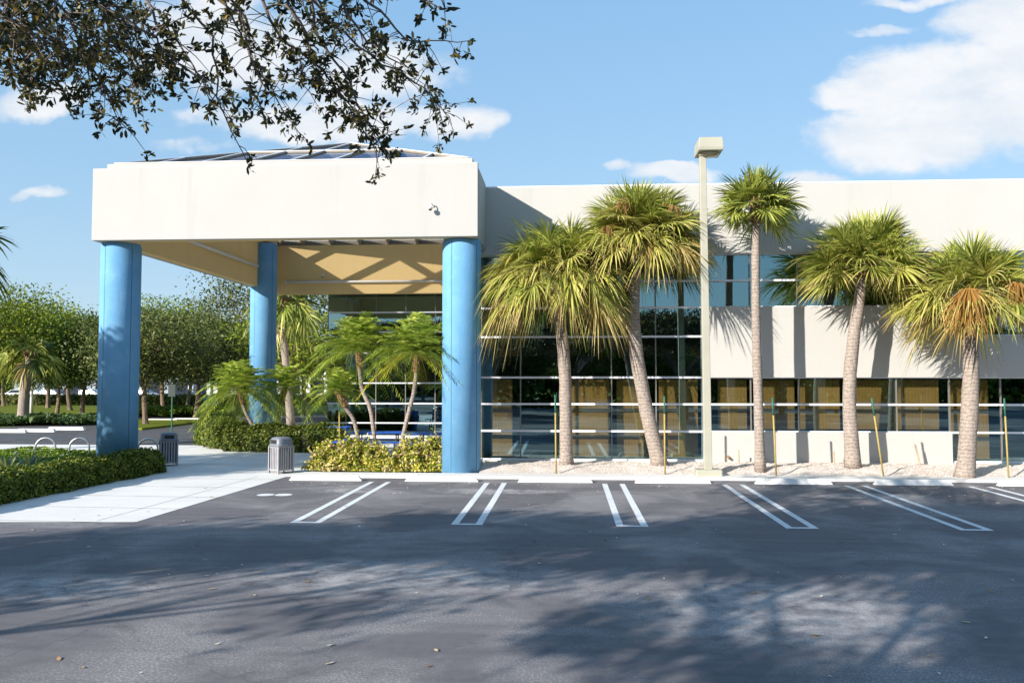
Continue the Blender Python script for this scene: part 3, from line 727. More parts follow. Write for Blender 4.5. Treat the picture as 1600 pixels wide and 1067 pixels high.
# ------------------------------------------------------------------ palms
def fan_fronds(base, nf, pet, blade, el0, el1, droop, g, rng, nseg=26, width=.035, spread=115, az0=0, ex=.68):
    """costapalmate fans: base point, petiole & blade length, elevation from el0 (young) to el1 (old)"""
    S = []; MI = []
    for k in range(nf):
        age = (k + .5) / nf; az = az0 + k * 2.39996 + rng.uniform(-.25, .25)
        el = R(el0 + (el1 - el0) * age ** ex + rng.uniform(-10, 10))
        Lp = pet * rng.uniform(.55, 1.12) * (.75 + .4 * min(1, age * 1.6)); Lb = blade * rng.uniform(.85, 1.12)
        h = np.array([math.cos(az), math.sin(az), 0.]); f = h * math.cos(el) + np.array([0, 0, math.sin(el)])
        side = np.array([-math.sin(az), math.cos(az), 0.])
        dr = droop * (.35 + 1.1 * age)
        ts = np.linspace(0, 1, 5)
        P = base + f[None] * (Lp * ts)[:, None] + np.array([0, 0, -1.])[None] * (dr * Lp * ts ** 2)[:, None] * .5
        wd = np.linspace(.03, .014, 5)
        S.append(np.pad(np.stack([P - side * wd[:, None], P + side * wd[:, None]], 1), ((0, 0), (0, 0), (0, 0)))[None])
        mi = 0 if age < .35 else (1 if rng.random() < .75 else 0)
        if age > .9: mi = 2 if rng.random() < .45 else 1
        MI.append(np.full((1, 4), mi))
        hub = P[-1]; de = P[-1] - P[-2]; de /= np.linalg.norm(de)
        upv = np.cross(de, side) * -1
        upv = np.cross(side, de) if np.cross(side, de)[2] > 0 else -np.cross(side, de)
        roll = rng.uniform(-.9, .9); s2 = side * math.cos(roll) + upv * math.sin(roll); u2 = upv * math.cos(roll) - side * math.sin(roll)
        ph = np.radians(np.linspace(-spread, spread, nseg)) + rng.normal(0, .05, nseg)
        ln = Lb * (.72 + .28 * np.cos(ph)) * rng.uniform(.88, 1.08, nseg)
        fold = .25 + .25 * rng.random()
        d = np.cos(ph)[:, None] * de + np.sin(ph)[:, None] * s2 + (np.abs(np.sin(ph)) * fold)[:, None] * u2
        d /= np.linalg.norm(d, axis=1)[:, None]
        st = hub + de * (.18 * Lb * np.clip(np.cos(ph), 0, 1) * .8)[:, None]
        tt = np.array([0, .3, .55, .78, 1.]); ww = np.array([.35, 1., .9, .55, .06]) * width
        gg = g * (.5 + .9 * age) * rng.uniform(.5, 1.5, nseg) * rng.uniform(.7, 1.4)
        Q = st[:, None] + d[:, None] * (ln[:, None] * tt)[..., None]
        Q[..., 2] -= gg[:, None] * ln[:, None] * tt ** 2.3
        wdir = np.cross(d, u2); wdir /= np.linalg.norm(wdir, axis=1)[:, None] + 1e-9
        wdir = wdir + u2 * rng.uniform(-.6, .6, (nseg, 1))
        W = wdir[:, None] * ww[None, :, None]
        S.append(np.stack([Q - W, Q + W], 2))
        mm = np.full((nseg, 4), mi)
        tipm = rng.random(nseg) < (.15 + .55 * age)
        mm[tipm, 3] = 3
        MI.append(mm)
    return np.concatenate(S), np.concatenate(MI)
def trunk_tube(m, pts, r0, r1, rng, n=14, sub=5, boots=0):
    P = []; Rr = []
    k = len(pts)
    for i in range(k - 1):
        for j in range(sub):
            f = j / sub; q = (i + f) / (k - 1)
            p_1 = Vector(pts[max(i - 1, 0)]); a = Vector(pts[i]); b = Vector(pts[i + 1]); c2 = Vector(pts[min(i + 2, k - 1)])
            p = .5 * ((2 * a) + (b - p_1) * f + (2 * p_1 - 5 * a + 4 * b - c2) * f * f + (3 * a - p_1 - 3 * b + c2) * f ** 3)
            P.append(p); Rr.append(r0 + (r1 - r0) * q)
    P.append(Vector(pts[-1])); Rr.append(r1)
    Rr[0] *= 1.25; Rr[1] *= 1.08
    rr = [r * rng.uniform(.955, 1.045) for r in Rr]
    m.tube(P, rr, n, prof=lambda i, j: 1 + .03 * math.sin(j * 2.3 + i * 1.7))
def sabal(label, trunk_px, Y, r0, r1, nf, pet, blade, el0, el1, droop, g, seed, mats=None, nseg=26, width=.035, group='cabbage palms along the facade', boots=.5, zbase=None, stalks=(), ex=.68, seedm='seed'):
    rng = np.random.default_rng(seed); r2 = random.Random(seed)
    pts = [at(p[0], p[1], Y + (p[2] if len(p) > 2 else 0)) for p in trunk_px]
    if zbase is None: zbase = zb(pts[0].x, Y) - .03
    pts[0].z = zbase
    o = thing('cabbage_palm', label, 'palm tree', pts[0], 0, group)
    m = MB(); trunk_tube(m, pts, r0, r1, r2); m.build('trunk', M['bark_palm'], o, True)
    top = pts[-1]; dn = (pts[-2] - pts[-1]).normalized()
    if boots:
        b = MB()
        trunk_tube(b, [top + dn * boots, top + dn * boots * .5, top + Vector((0, 0, .1))], r1 * 1.06, r1 * 1.25, r2, 12, 4)
        for k in range(26):                                         # old leaf bases
            az = k * 2.4; h = (k / 26) * boots; c = top + dn * (boots - h); e = Vector((math.cos(az), math.sin(az), 0))
            b.tube([c + e * r1 * .9, c + e * (r1 * 1.35) + Vector((0, 0, .12)), c + e * (r1 * 1.75) + Vector((0, 0, .26 + .1 * r2.random()))], [.05, .035, .012], 5)
        b.build('leaf_bases', M['bark_boot'], o)
    S, MI = fan_fronds(np.array(top), nf, pet, blade, el0, el1, droop, g, rng, nseg, width, ex=ex)
    # petiole strips and blade strips have the same section count of 5
    link('crown', weld_strips('crown', S, mats or [M['sab_young'], M['sab_mid'], M['sab_old'], M['sab_tip']], MI), o)
    if stalks:
        q = MB()
        for (dx, dy, dz, sg, ns, ln) in stalks:
            d = top + Vector((dx, dy, dz)); c = top + Vector((dx * .5, dy * .5, max(dz, 0) + .25))
            for j_ in range(ns):
                v = Vector((r2.gauss(0, sg), r2.gauss(0, sg * .8), 0)); l_ = ln * r2.uniform(.5, 1.1)
                q.tube([d + v * .3 + Vector((0, 0, .3 * ln)), d + v * .8 + Vector((0, 0, .05)), d + v * 1.1 + Vector((r2.gauss(0, .03), 0, -.45 * l_)), d + v * 1.15 + Vector((r2.gauss(0, .06), 0, -.8 * l_))], [.008, .011, .009, .004], 3)
            q.tube([top, c, d + Vector((0, 0, .3 * ln))], [.03, .025, .02], 5)
        q.build('seed_stalk', M[seedm], o)
    return bake(o)
DG = [M['sab_green2'], M['sab_young'], M['sab_old'], M['sab_young']]
sabal('stout cabbage palm beside the right blue column with a drooping shaggy crown', [(885, 724), (884, 650), (882, 570), (874, 490), (869, 430)], 23.15, .18, .155, 120, 1.2, 1.06, 80, -12, .4, .55, 3, None, 44, .019, boots=.3, ex=.5)
sabal('leaning cabbage palm with a full round crown left of the lamp pole', [(1031, 722), (1010, 640), (993, 540), (990, 450), (1003, 368)], 23.2, .20, .16, 116, .98, 1.04, 88, -16, .25, .36, 5, None, 42, .019, boots=.35, stalks=[(-.55, -1.05, .7, .11, 26, .4), (.75, -.95, .5, .1, 26, .4), (-1.0, -.85, .0, .1, 24, .4)], ex=.6, seedm='seedb')
sabal('tallest thin cabbage palm with a small open crown right of the lamp pole', [(1188, 728), (1184, 600), (1181, 480), (1181, 370), (1183, 318)], 22.55, .13, .10, 38, .55, .72, 86, -24, .2, .2, 8, [M['sab_young'], M['sab_young'], M['sab_young'], M['sab_green2']], 36, .021, boots=.55)
sabal('cabbage palm with a crooked notched trunk in front of the cream wall', [(1333, 724), (1327, 620), (1333, 535), (1341, 480), (1350, 416)], 23.0, .19, .135, 96, .95, .96, 86, -9, .22, .25, 13, [M['sab_young'], M['sab_young'], M['sab_mid'], M['sab_tip']], 42, .02, boots=.35)
sabal('cabbage palm with an orange seed stalk nearest the right picture edge', [(1507, 732), (1514, 660), (1517, 580), (1516, 520), (1521, 464)], 21.95, .215, .17, 94, 1.05, 1.0, 86, -10, .35, .38, 21, None, 42, .019, boots=.5, stalks=[(-.72, -1.35, -.25, .22, 150, 1.05), (.35, -1.4, .05, .13, 50, .5)])
sabal('tall cabbage palm standing behind the rear blue column', [(455, 655), (446, 560), (440, 500), (446, 468)], 44, .2, .18, 40, 1.2, 1.1, 75, -35, .8, .6, 34, DG, 20, .05, 'cabbage palms around the entrance', .3, 0)
sabal('dark palm with drooping fronds cut by the left picture edge', [(-100, 700), (-96, 560), (-92, 430), (-86, 385)], 27, .2, .17, 38, 1.2, 1.2, 70, -45, .8, .7, 35, [M['sab_green2'], M['sab_green2'], M['sab_old'], M['sab_young']], 22, .045, 'cabbage palms around the entrance', .3, 0)
sabal('small cabbage palm beyond the drive near the left picture edge', [(35, 665), (38, 620), (46, 572), (48, 552)], 46, .3, .22, 26, 1.0, .9, 75, -25, .6, .5, 36, DG, 20, .05, 'cabbage palms around the entrance', .3, 0)

def date_palm(label, trunk_px, Y, nf, ln, seed, zbase=.05, el0=80, el1=-20, r=.06, drop=.75, yellow=0):
    rng = np.random.default_rng(seed); r2 = random.Random(seed)
    pts = [at(p[0], p[1], Y + (p[2] if len(p) > 2 else 0)) for p in trunk_px]; pts[0].z = zbase
    o = thing('date_palm', label, 'palm tree', pts[0], 0, 'pygmy date palms by the entrance')
    m = MB(); trunk_tube(m, pts, r, r * .95, r2, 12, 4); m.build('trunk', M['bark_palm'], o, True)
    top = pts[-1]; b = MB()
    dn = (pts[-2] - pts[-1]).normalized()
    trunk_tube(b, [top + dn * .5, top + dn * .25, top + Vector((0, 0, .05))], r * 1.15, r * 2.0, r2, 12, 3)
    for k in range(40):
        az = k * 2.4; c = top + dn * (.55 - .55 * k / 40); e = Vector((math.cos(az), math.sin(az), 0))
        b.tube([c + e * r, c + e * r * 2 + Vector((0, 0, .1))], [.028, .008], 4)
    b.build('leaf_bases', M['bark_boot'], o)
    S = []; MI = []
    for k in range(nf):
        age = (k + .5) / nf; az = k * 2.39996 + rng.uniform(-.2, .2); el = R(el0 + (el1 - el0) * age + rng.uniform(-7, 7))
        h = np.array([math.cos(az), math.sin(az), 0.]); side = np.array([-math.sin(az), math.cos(az), 0.])
        f = h * math.cos(el) + np.array([0, 0, math.sin(el)]); Lf = ln * rng.uniform(.85, 1.1)
        nl = 27; ts = np.linspace(.12, 1, nl)
        def curve(tq): return np.array(top) + f[None] * (Lf * tq)[:, None] - np.array([0, 0, 1.])[None] * (drop * Lf * (.5 + .6 * age) * tq ** 2.2)[:, None]
        tq = np.linspace(0, 1, 4); P = curve(tq); wd = np.array([.016, .011, .007, .003])[:, None]
        S.append(np.stack([P - side * wd, P + side * wd], 1)[None]); 
        mi = 0 if (age < .9 or not yellow) else 1
        MI.append(np.full((1, 3), mi))
        P = curve(ts); T = np.gradient(P, axis=0); T /= np.linalg.norm(T, axis=1)[:, None]
        U = np.cross(T, side); U *= np.sign(U[:, 2:3] + 1e-6)
        for sg in (-1, 1):
            ll = .30 * ln / 1.2 * np.sin(np.pi * (.12 + .8 * ts)) ** .6 * rng.uniform(.8, 1.1, nl)
            d = T * .55 + side * sg * .85 + U * rng.uniform(.02, .32, (nl, 1)); d /= np.linalg.norm(d, axis=1)[:, None]
            t3 = np.array([0, .4, .75, 1.]); Q = P[:, None] + d[:, None] * (ll[:, None] * t3)[..., None]
            Q[..., 2] -= .3 * ll[:, None] * t3 ** 2
            wv_ = (T * .8 + U * .5)[:, None] * np.array([.006, .0135, .009, .001])[None, :, None]
            S.append(np.stack([Q - wv_, Q + wv_], 2)); MI.append(np.full((nl, 3), mi))
    link('crown', weld_strips('crown', np.concatenate(S), [M['date'], M['datey']], np.concatenate(MI)), o)
    return bake(o)
date_palm('date palm in the yellow shrubs leaning left with a brown shaggy neck', [(590, 690), (580, 645), (565, 605), (560, 548)], 23.4, 82, 1.5, 51, el1=-8, drop=.6)
date_palm('date palm beside the right blue column with one yellow frond base', [(617, 700), (636, 655), (648, 605), (652, 553)], 22.95, 82, 1.5, 52, yellow=1, drop=.55, el1=-6)
date_palm('smallest date palm at the left end of the yellow shrubs with a thin bent trunk', [(566, 692), (554, 660), (540, 638), (528, 612)], 24.6, 34, 1.05, 53, el1=-5, drop=.6)
date_palm('bushy date palm left of the rear blue column with a slanted dark trunk', [(404, 690), (393, 662), (382, 640), (374, 610)], 29.5, 78, 1.65, 54, .4, el1=-10, drop=.65)
date_palm('date palm right of the rear blue column above the dark hedge', [(428, 690), (434, 660), (440, 630), (446, 606)], 30.5, 50, 1.45, 55, .4)

# ------------------------------------------------------------------ shrubs
def leafcloud(cen, size, rng, k=4, aspect=.5, up=None, jitter=.3):
    """one leaf polygon at each centre, random orientation (biased by up (n,3))"""
    n = len(cen); d = rng.normal(size=(n, 3))
    if up is not None: d = d * .75 + up * 1.
    d /= np.linalg.norm(d, axis=1)[:, None]
    a = rng.normal(size=(n, 3)); a -= d * (a * d).sum(1)[:, None]; a /= np.linalg.norm(a, axis=1)[:, None]; b = np.cross(d, a)
    s = size * rng.uniform(1 - jitter, 1 + jitter, n)
    if k == 4: sh = np.array([[1, 0, 0], [0, aspect, .12], [-1, 0, 0], [0, -aspect, .12]])
    else: sh = np.array([[1, 0, 0], [.35, aspect, .1], [-.5, aspect * .85, .08], [-1, 0, 0], [-.5, -aspect * .85, .08], [.35, -aspect, .1]])
    return cen[:, None] + s[:, None, None] * (sh[None, :, 0:1] * a[:, None] + sh[None, :, 1:2] * b[:, None] + sh[None, :, 2:3] * d[:, None])
def hedge(name, label, path, half, h, z0, nleaf, size, m, seed, rough=.06, cat='hedge', group=None):
    """clipped hedge along a path of ground points; leaves on the outer skin, dark twigs within"""
    rng = np.random.default_rng(seed); P = np.array([(p[0], p[1]) for p in path], float)
    seg = np.diff(P, axis=0); sl = np.linalg.norm(seg, axis=1); cum = np.r_[0, np.cumsum(sl)]; tot = cum[-1]
    per = h * 2 + half * 2
    endn = int(nleaf * (2 * half * h * 2) / (tot * per + 4 * half * h))
    u_ = rng.uniform(0, tot, nleaf); w_ = rng.uniform(0, per, nleaf)
    u_[:endn] = rng.choice([0, tot], endn)
    i = np.clip(np.searchsorted(cum, u_) - 1, 0, len(seg) - 1); f = ((u_ - cum[i]) / sl[i])[:, None]
    c = P[i] + seg[i] * f; nrm = np.stack([-seg[i][:, 1], seg[i][:, 0]], 1) / sl[i][:, None]; tan = seg[i] / sl[i][:, None]
    off = np.where(w_ < h, -half, np.where(w_ < h + 2 * half, w_ - h - half, half)); zz = np.where(w_ < h, w_, np.where(w_ < h + 2 * half, h, per - w_))
    up = np.zeros((nleaf, 3)); up[:, :2] = nrm * np.where(w_ < h, -1, np.where(w_ < h + 2 * half, 0, 1))[:, None]; up[:, 2] = ((w_ >= h) & (w_ < h + 2 * half)) * 1.
    e = slice(0, endn); off[e] = rng.uniform(-half, half, endn); zz[e] = rng.uniform(0, h, endn); up[e, :2] = tan[e] * np.where(u_[e] > tot / 2, 1, -1)[:, None]; up[e, 2] = 0
    q = np.concatenate([c + nrm * off[:, None], zz[:, None] + z0], 1)
    wob = (np.sin(q[:, 0] * 3.3 + q[:, 1] * 2.1) + np.sin(q[:, 0] * 7.7 - q[:, 1] * 5.2 + q[:, 2] * 6) + np.sin(q[:, 2] * 9 + q[:, 1] * 8)) * rough * .5
    # rounded shoulders
    sh = np.clip((np.abs(off) / half - .6) / .4, 0, 1) * np.clip((zz / h - .6) / .4, 0, 1)
    q += up * (wob + rng.normal(0, rough * .55, nleaf) - sh * .09)[:, None]; q[:, 2] -= sh * .05; q[:, 2] = np.maximum(q[:, 2], z0 + .02)
    o = thing(name, label, cat, (P[:, 0].mean(), P[:, 1].mean(), z0), 0, group)
    link('foliage', np_mesh('foliage', leafcloud(q, size, rng, 4, .55, up), m), o)
    b = MB()
    for k in range(len(P) - 1):
        t_ = seg[k] / sl[k]; nn = np.array([-t_[1], t_[0]]) * (half - .1)
        a = P[k] + t_ * (.1 if k == 0 else -.05); z_ = P[k + 1] - t_ * (.1 if k == len(P) - 2 else -.05)
        b.prism([tuple(a - nn), tuple(z_ - nn), tuple(z_ + nn), tuple(a + nn)], z0 + .01 + k * .002, z0 + h - .1 - k * .003)
    b.build('twigs', M['twig'], o)
    return bake(o)
M['twig'] = mat('hedge_twigs', (.045, .045, .018), .95, 0, .5, 12, .6, 25)
# front left hedge: front foot from (0,790) to (262,738)
def off(p, q, d):
    t_ = (q - p).normalized(); n_ = Vector((-t_.y, t_.x, 0)); return n_ * d
hp = [gnd(-150, 823), gnd(0, 790), gnd(70, 775), gnd(141, 761), gnd(205, 748), gnd(258, 738)]
hq = []
for i, p in enumerate(hp):
    a = hp[max(i - 1, 0)]; b = hp[min(i + 1, len(hp) - 1)]; hq.append(p + off(a, b, .5))
hedge('clipped_hedge', 'low clipped hedge along the concrete walk at the left picture edge', hq, .5, .56, .005, 30000, .038, M['hedge'], 61)
hb_ = [gnd(470, 713), gnd(425, 708), gnd(352, 703)]
hedge('clipped_hedge', 'dark green hedge in front of the rear blue column, behind the slatted bin', [p + Vector((0, .5, 0)) for p in (gnd(532, 707), gnd(470, 707.5), gnd(410, 706.5), gnd(352, 705.5))], .5, .82, .005, 24000, .045, M['hedge2'], 62, .09)
hedge('clipped_hedge', 'bright rounded end of hedge beside the drive, left of the rear blue column', [p + Vector((0, .6, 0)) for p in (gnd(352, 703), gnd(322, 695), gnd(338, 684))], .6, .98, .005, 16000, .045, M['hedge'], 63, .08)
# bright groundcover between hedge and racks
def cover(name, poly, h, n, size, m, seed, z0=.01, kind='stuff'):
    rng = np.random.default_rng(seed); P = np.array([(p[0], p[1]) for p in poly]); lo, hi = P.min(0), P.max(0); out = []
    while sum(map(len, out)) < n:
        q = rng.uniform(lo, hi, (n * 2, 2)); ins = np.zeros(len(q), bool); j = len(P) - 1
        for i in range(len(P)):
            c = ((P[i, 1] > q[:, 1]) != (P[j, 1] > q[:, 1])) & (q[:, 0] < (P[j, 0] - P[i, 0]) * (q[:, 1] - P[i, 1]) / (P[j, 1] - P[i, 1] + 1e-12) + P[i, 0]); ins ^= c; j = i
        out.append(q[ins])
    q = np.concatenate(out)[:n]; hh = h * (.75 + .25 * np.sin(q[:, 0] * 1.9) * np.sin(q[:, 1] * 2.3))
    z = z0 + hh * rng.uniform(.35, 1, n) ** .5
    up = np.zeros((n, 3)); up[:, 2] = .9
    o = link(name, np_mesh(name, leafcloud(np.c_[q, z], size, rng, 4, .55, up), m)); return tag(o, kind=kind)
cv = [hq[0] + Vector((0, .5, 0)), hq[1] + Vector((0, .5, 0)), hq[2] + Vector((0, .5, 0)), hq[3] + Vector((0, .5, 0)), hq[4] + Vector((0, .5, 0)), hq[5] + Vector((0.2, .6, 0)), gnd(245, 716), gnd(40, 712), gnd(-150, 714)]
sheet('planting_bed', [(p.x, p.y) for p in cv], .012, M['mulch'])
cover('ground_cover', cv, .34, 17000, .06, M['cover'], 71)
def croton(px, Y, w_, h, seed, label):
    rng = np.random.default_rng(seed); c = at(px, 733, Y); n = 3600
    th = rng.uniform(0, 2 * np.pi, n); ph = np.arccos(rng.uniform(-.15, 1, n)); r = rng.uniform(.5, 1.0, n) ** .6 * (1 + .12 * rng.normal(size=n))
    d = np.stack([np.sin(ph) * np.cos(th), np.sin(ph) * np.sin(th), np.cos(ph)], 1)
    lump = 1 + .3 * np.sin(th * 4 + seed) * np.sin(ph * 5 + seed * 2) + .08 * np.sin(th * 9)
    q = d * (r * lump)[:, None] * np.array([w_ / 2, w_ / 2 * .8, h * .9]) + np.array([c.x, Y, .1]); q[:, 2] = np.maximum(q[:, 2], .09)
    o = thing('croton_shrub', label, 'shrub', (c.x, Y, .05), 0, 'yellow shrubs in the bed by the entrance')
    link('foliage', np_mesh('foliage', leafcloud(q, .05, rng, 6, .42, d * .6), M['croton']), o)
    b = MB(); rr = random.Random(seed)
    for k in range(14):
        a = rr.uniform(0, 6.28); e = Vector((math.cos(a) * w_ * .36, math.sin(a) * w_ * .28, h * rr.uniform(.5, .8)))
        b.tube([(c.x, Y, .04), Vector((c.x, Y, .05)) + e * .5 + Vector((0, 0, .08)), Vector((c.x, Y, .05)) + e], [.02, .014, .006], 5)
    b.build('stems', M['bark_oak'], o); return bake(o)
for k, (px_, y_, w_, h_, lab) in enumerate([(514, 22.75, 1.05, .7, 'yellow shrub at the left end of the bed beside the slatted bin'), (552, 22.85, 1.1, .88, 'yellow green shrub in front of the left leaning date palm trunk'),
                                        (585, 22.7, .8, .66, 'sparse yellow shrub between the two date palm trunks'), (645, 22.75, 1.05, .8, 'yellow shrub in front of the right leaning date palm'),
                                        (676, 22.8, .9, .84, 'tall pale yellow shrub touching the right blue column'), (610, 22.5, .45, .34, 'low reddish yellow shrub at the gap in the bed')]):
    croton(px_, y_, w_, h_, 80 + k, lab)
def agave(px, py, Y, r, seed, label):
    rng = random.Random(seed); c = at(px, py, Y); c.z = .1
    o = thing('agave_plant', label, 'plant', c, 0, 'spiky plants behind the low hedge'); S = []
    for k in range(20):
        az = k * 2.4; el = R(75 - 60 * k / 20 + rng.uniform(-6, 6)); L_ = r * rng.uniform(.85, 1.15); e = np.array([math.cos(az), math.sin(az), 0]); sd_ = np.array([-math.sin(az), math.cos(az), 0])
        t5 = np.linspace(0, 1, 6); P = np.array(c) + e * (math.cos(el) * L_ * t5)[:, None] + np.array([0, 0, 1]) * (math.sin(el) * L_ * t5 - .15 * L_ * t5 ** 3)[:, None]
        wd = np.array([.03, .05, .055, .045, .028, .003])[:, None]; up_ = np.array([0, 0, .02])
        S.append(np.stack([P - sd_ * wd + up_, P], 1)); S.append(np.stack([P, P + sd_ * wd + up_], 1))
    link('leaves', weld_strips('leaves', np.array(S), M['agave']), o)
    m = MB(); m.lathe([(.09, -.09), (.08, .0), (.04, .08)], 10, c); m.build('core', M['hedge2'], o); return bake(o)
agave(8, 725, 19.6, .75, 1, 'spiky yellow striped plant at the left picture edge behind the low hedge')
agave(46, 722, 20.4, .72, 2, 'spiky blue grey plant right of the yellow striped one behind the low hedge')
agave(-30, 724, 19.9, .7, 3, 'spiky grey green plant cut by the left picture edge')

# ------------------------------------------------------------------ bins, racks, tables, stakes
def bin_(px, py, rz, label):
    g = gnd(px, py, .008)
    o = thing('litter_bin', label, 'litter bin', g, R(rz), 'slatted litter bins by the walk'); s = .225
    m = MB(); m.box(-s + .04, s - .04, -s + .04, s - .04, .09, .72); m.build('liner', M['bindark'], o)
    m = MB()
    for a in range(4):
        c, d = math.cos(a * math.pi / 2), math.sin(a * math.pi / 2)
        for k in range(5):
            w_ = -s + .045 + (k + .5) * (2 * s - .09) / 5
            q = [(w_ - .022, -s), (w_ + .022, -s), (w_ + .022, -s + .015), (w_ - .022, -s + .015)]
            m.prism([(x_ * c - y_ * d, x_ * d + y_ * c) for x_, y_ in q], .09, .70)
    m.build('slats', M['binmetal'], o)
    for x_, y_ in ((-1, -1), (1, -1), (1, 1), (-1, 1)):
        m = MB(); m.box(x_ * s - .022, x_ * s + .022, y_ * s - .022, y_ * s + .022, 0, .725); m.build('leg', M['binmetal'], o, bevel=.004)
    for z0 in (.075, .685):
        m = MB(); m.lathe([(s - .02, z0), (s + .003, z0), (s + .003, z0 + .04), (s - .02, z0 + .04)], 4, (0, 0, 0)); m.v = [(x_ * 1.4142, y_ * 1.4142, z_) for x_, y_, z_ in m.v]
        m.build('rail', M['binmetal'], o)
    m = MB(); m.lathe([(.27, .725), (.275, .745), (.25, .76), (.238, .80), (.232, .90), (.2, .945), (.12, .965), (.02, .97)], 40, (0, 0, 0), 0, 5)
    ld = m.build('lid', M['binlid'], o, True)
    m = MB()
    for a in (0, 2):
        c, d = math.cos(a * math.pi / 2), math.sin(a * math.pi / 2)
        q = [(-.13, -.243), (.13, -.243), (.13, -.236), (-.13, -.236)]
        m.prism([(x_ * c - y_ * d, x_ * d + y_ * c) for x_, y_ in q], .79, .895)
    m.build('opening', M['bindark'], ld)
    return o
bin_(439, 738.5, -38, 'grey slatted litter bin with domed lid standing in sun by the wheel stops')
bin_(263, 727, 30, 'dark slatted litter bin in shade at the end of the low hedge')
def rack(px, Y, label, first=None):
    if first is None:
        o = thing('bike_rack', label, 'bike rack'); m = MB(); w_, h = .29, .70
        pts = [(-w_, 0, 0), (-w_, 0, h - w_)] + [(-w_ * math.cos(a), 0, h - w_ + w_ * math.sin(a)) for a in [math.pi * i / 12 for i in range(1, 12)]] + [(w_, 0, h - w_), (w_, 0, 0)]
        m.tube(pts, .03, 10); m.build('hoop', M['galv'], o, True)
        for s_ in (-w_, w_): MB().lathe([(.07, 0), (.07, .012), (.035, .02)], 14, (s_, 0, 0)).build('foot_plate', M['galv'], o)
    else: o = copy_tree(first); o['label'] = label
    o['group'] = 'hoop bike racks behind the low hedge'
    p = at(px, 700, Y); o.location = (p.x, Y, .006); o.rotation_euler.z = R(12); return o
r1 = rack(71, 25.2, 'galvanised hoop bike rack farthest from the left blue column')
rack(124, 25.2, 'galvanised hoop bike rack just left of the left blue column', r1)
rack(231, 25.0, 'galvanised hoop bike rack between the left blue column and the dark bin', r1)
def table(x, y, rz, label, first=None):
    if first is None:
        o = thing('picnic_table', label, 'picnic table')
        m = MB(); m.box(-.9, .9, -.38, .38, .71, .75); m.build('table_top', M['pblue'], o, bevel=.02)
        for s_ in (-1, 1):
            m = MB(); m.box(-.9, .9, s_ * .72 - .14, s_ * .72 + .14, .42, .46); m.build('seat', M['pblue'], o, bevel=.02)
        for s_ in (-1, 1):
            m = MB(); xx = s_ * .62
            m.tube([(xx, -.72, .42), (xx, -.72, .12), (xx, -.64, .03), (xx, -.5, .025), (xx, .5, .025), (xx, .64, .03), (xx, .72, .12), (xx, .72, .42)], .025, 8)
            m.tube([(xx, -.3, .03), (xx, -.25, .71)], .025, 8); m.tube([(xx, .3, .03), (xx, .25, .71)], .025, 8); m.build('leg', M['black'], o, True)
    else: o = copy_tree(first); o['label'] = label
    o['group'] = 'blue picnic tables under the canopy'
    o.location = (x, y, .008); o.rotation_euler.z = R(rz); return o
t1 = table(-6.35, 24.35, 90, 'blue picnic table with its seat poking out left of the yellow shrubs')
g = at(592, 680, 28.2); table(g.x, 28.2, 4, 'blue picnic table behind the yellow shrubs, left of the two date palm trunks', t1)
g = at(688, 680, 27.6); table(g.x, 27.6, -3, 'blue picnic table behind the yellow shrubs beside the right column', t1)
g = at(530, 690, 29.2)
o = thing('recycling_bin', 'square blue bin behind the yellow shrubs near the entrance glass', 'bin', (g.x, 29.2, .008))
m = MB(); m.add([(-.3, -.27, 0), (.3, -.27, 0), (.3, .27, 0), (-.3, .27, 0), (-.34, -.31, .82), (.34, -.31, .82), (.34, .31, .82), (-.34, .31, .82)],
                [(0, 3, 2, 1), (4, 5, 6, 7), (0, 1, 5, 4), (1, 2, 6, 5), (2, 3, 7, 6), (3, 0, 4, 7)]); m.build('body', M['pblue'], o, bevel=.03)
m = MB(); m.box(-.37, .37, -.34, .34, .823, .88); m.build('lid', M['pblue'], o, bevel=.025)

def stake(top, bot, Y, label, z0=None):
    a = at(bot[0], bot[1], Y); b = at(top[0], top[1], Y); a.z = (zb(a.x, Y) if z0 is None else z0) - .06
    o = thing('plant_stake', label, 'stake', a, 0, 'yellow stakes with green tips along the planting'); c = a.lerp(b, .78)
    m = MB(); m.tube([a, c], .022, 8); m.build('pole', M['stake'], o, True)
    m = MB(); m.tube([c + (b - c) * .004, b], .0235, 8); m.build('painted_tip', M['stakeg'], o, True); return bake(o)
stake((867.5, 617), (869, 736), 22.15, 'upright yellow stake with green tip beside the drooping palm')
stake((1038, 619), (1039, 736), 22.15, 'upright yellow stake with green tip left of the lamp pole')
stake((1207, 621), (1213, 740), 21.95, 'yellow stake with green tip just right of the tall thin palm')
stake((1362, 622), (1381, 740), 21.95, 'most tilted yellow stake, right of the crooked palm')
stake((1569, 622), (1576, 742), 21.9, 'yellow stake with green tip nearest the right picture edge')
stake((530, 622), (531, 688), 25.6, 'yellow stake standing behind the yellow shrubs in front of the blue bin', .07)
for (tp, bt, lab) in (((1154, 703), (1154.5, 722), 'short wooden stake by the wall beside the lamp pole'), ((1303, 705), (1303.5, 723), 'short wooden stake by the wall left of the crooked palm'), ((1430, 694), (1438, 723), 'leaning short wooden stake by the wall right of the crooked palm')):
    a = at(bt[0], bt[1], 23.75); b = at(tp[0], tp[1], 23.75); a.z = zb(a.x, 23.75) - .05; m = MB(); m.tube([a, b], [.024, .02], 6)
    tag(m.build('wooden_stake', M['wood']), lab, 'stake', 'short wooden stakes by the wall')

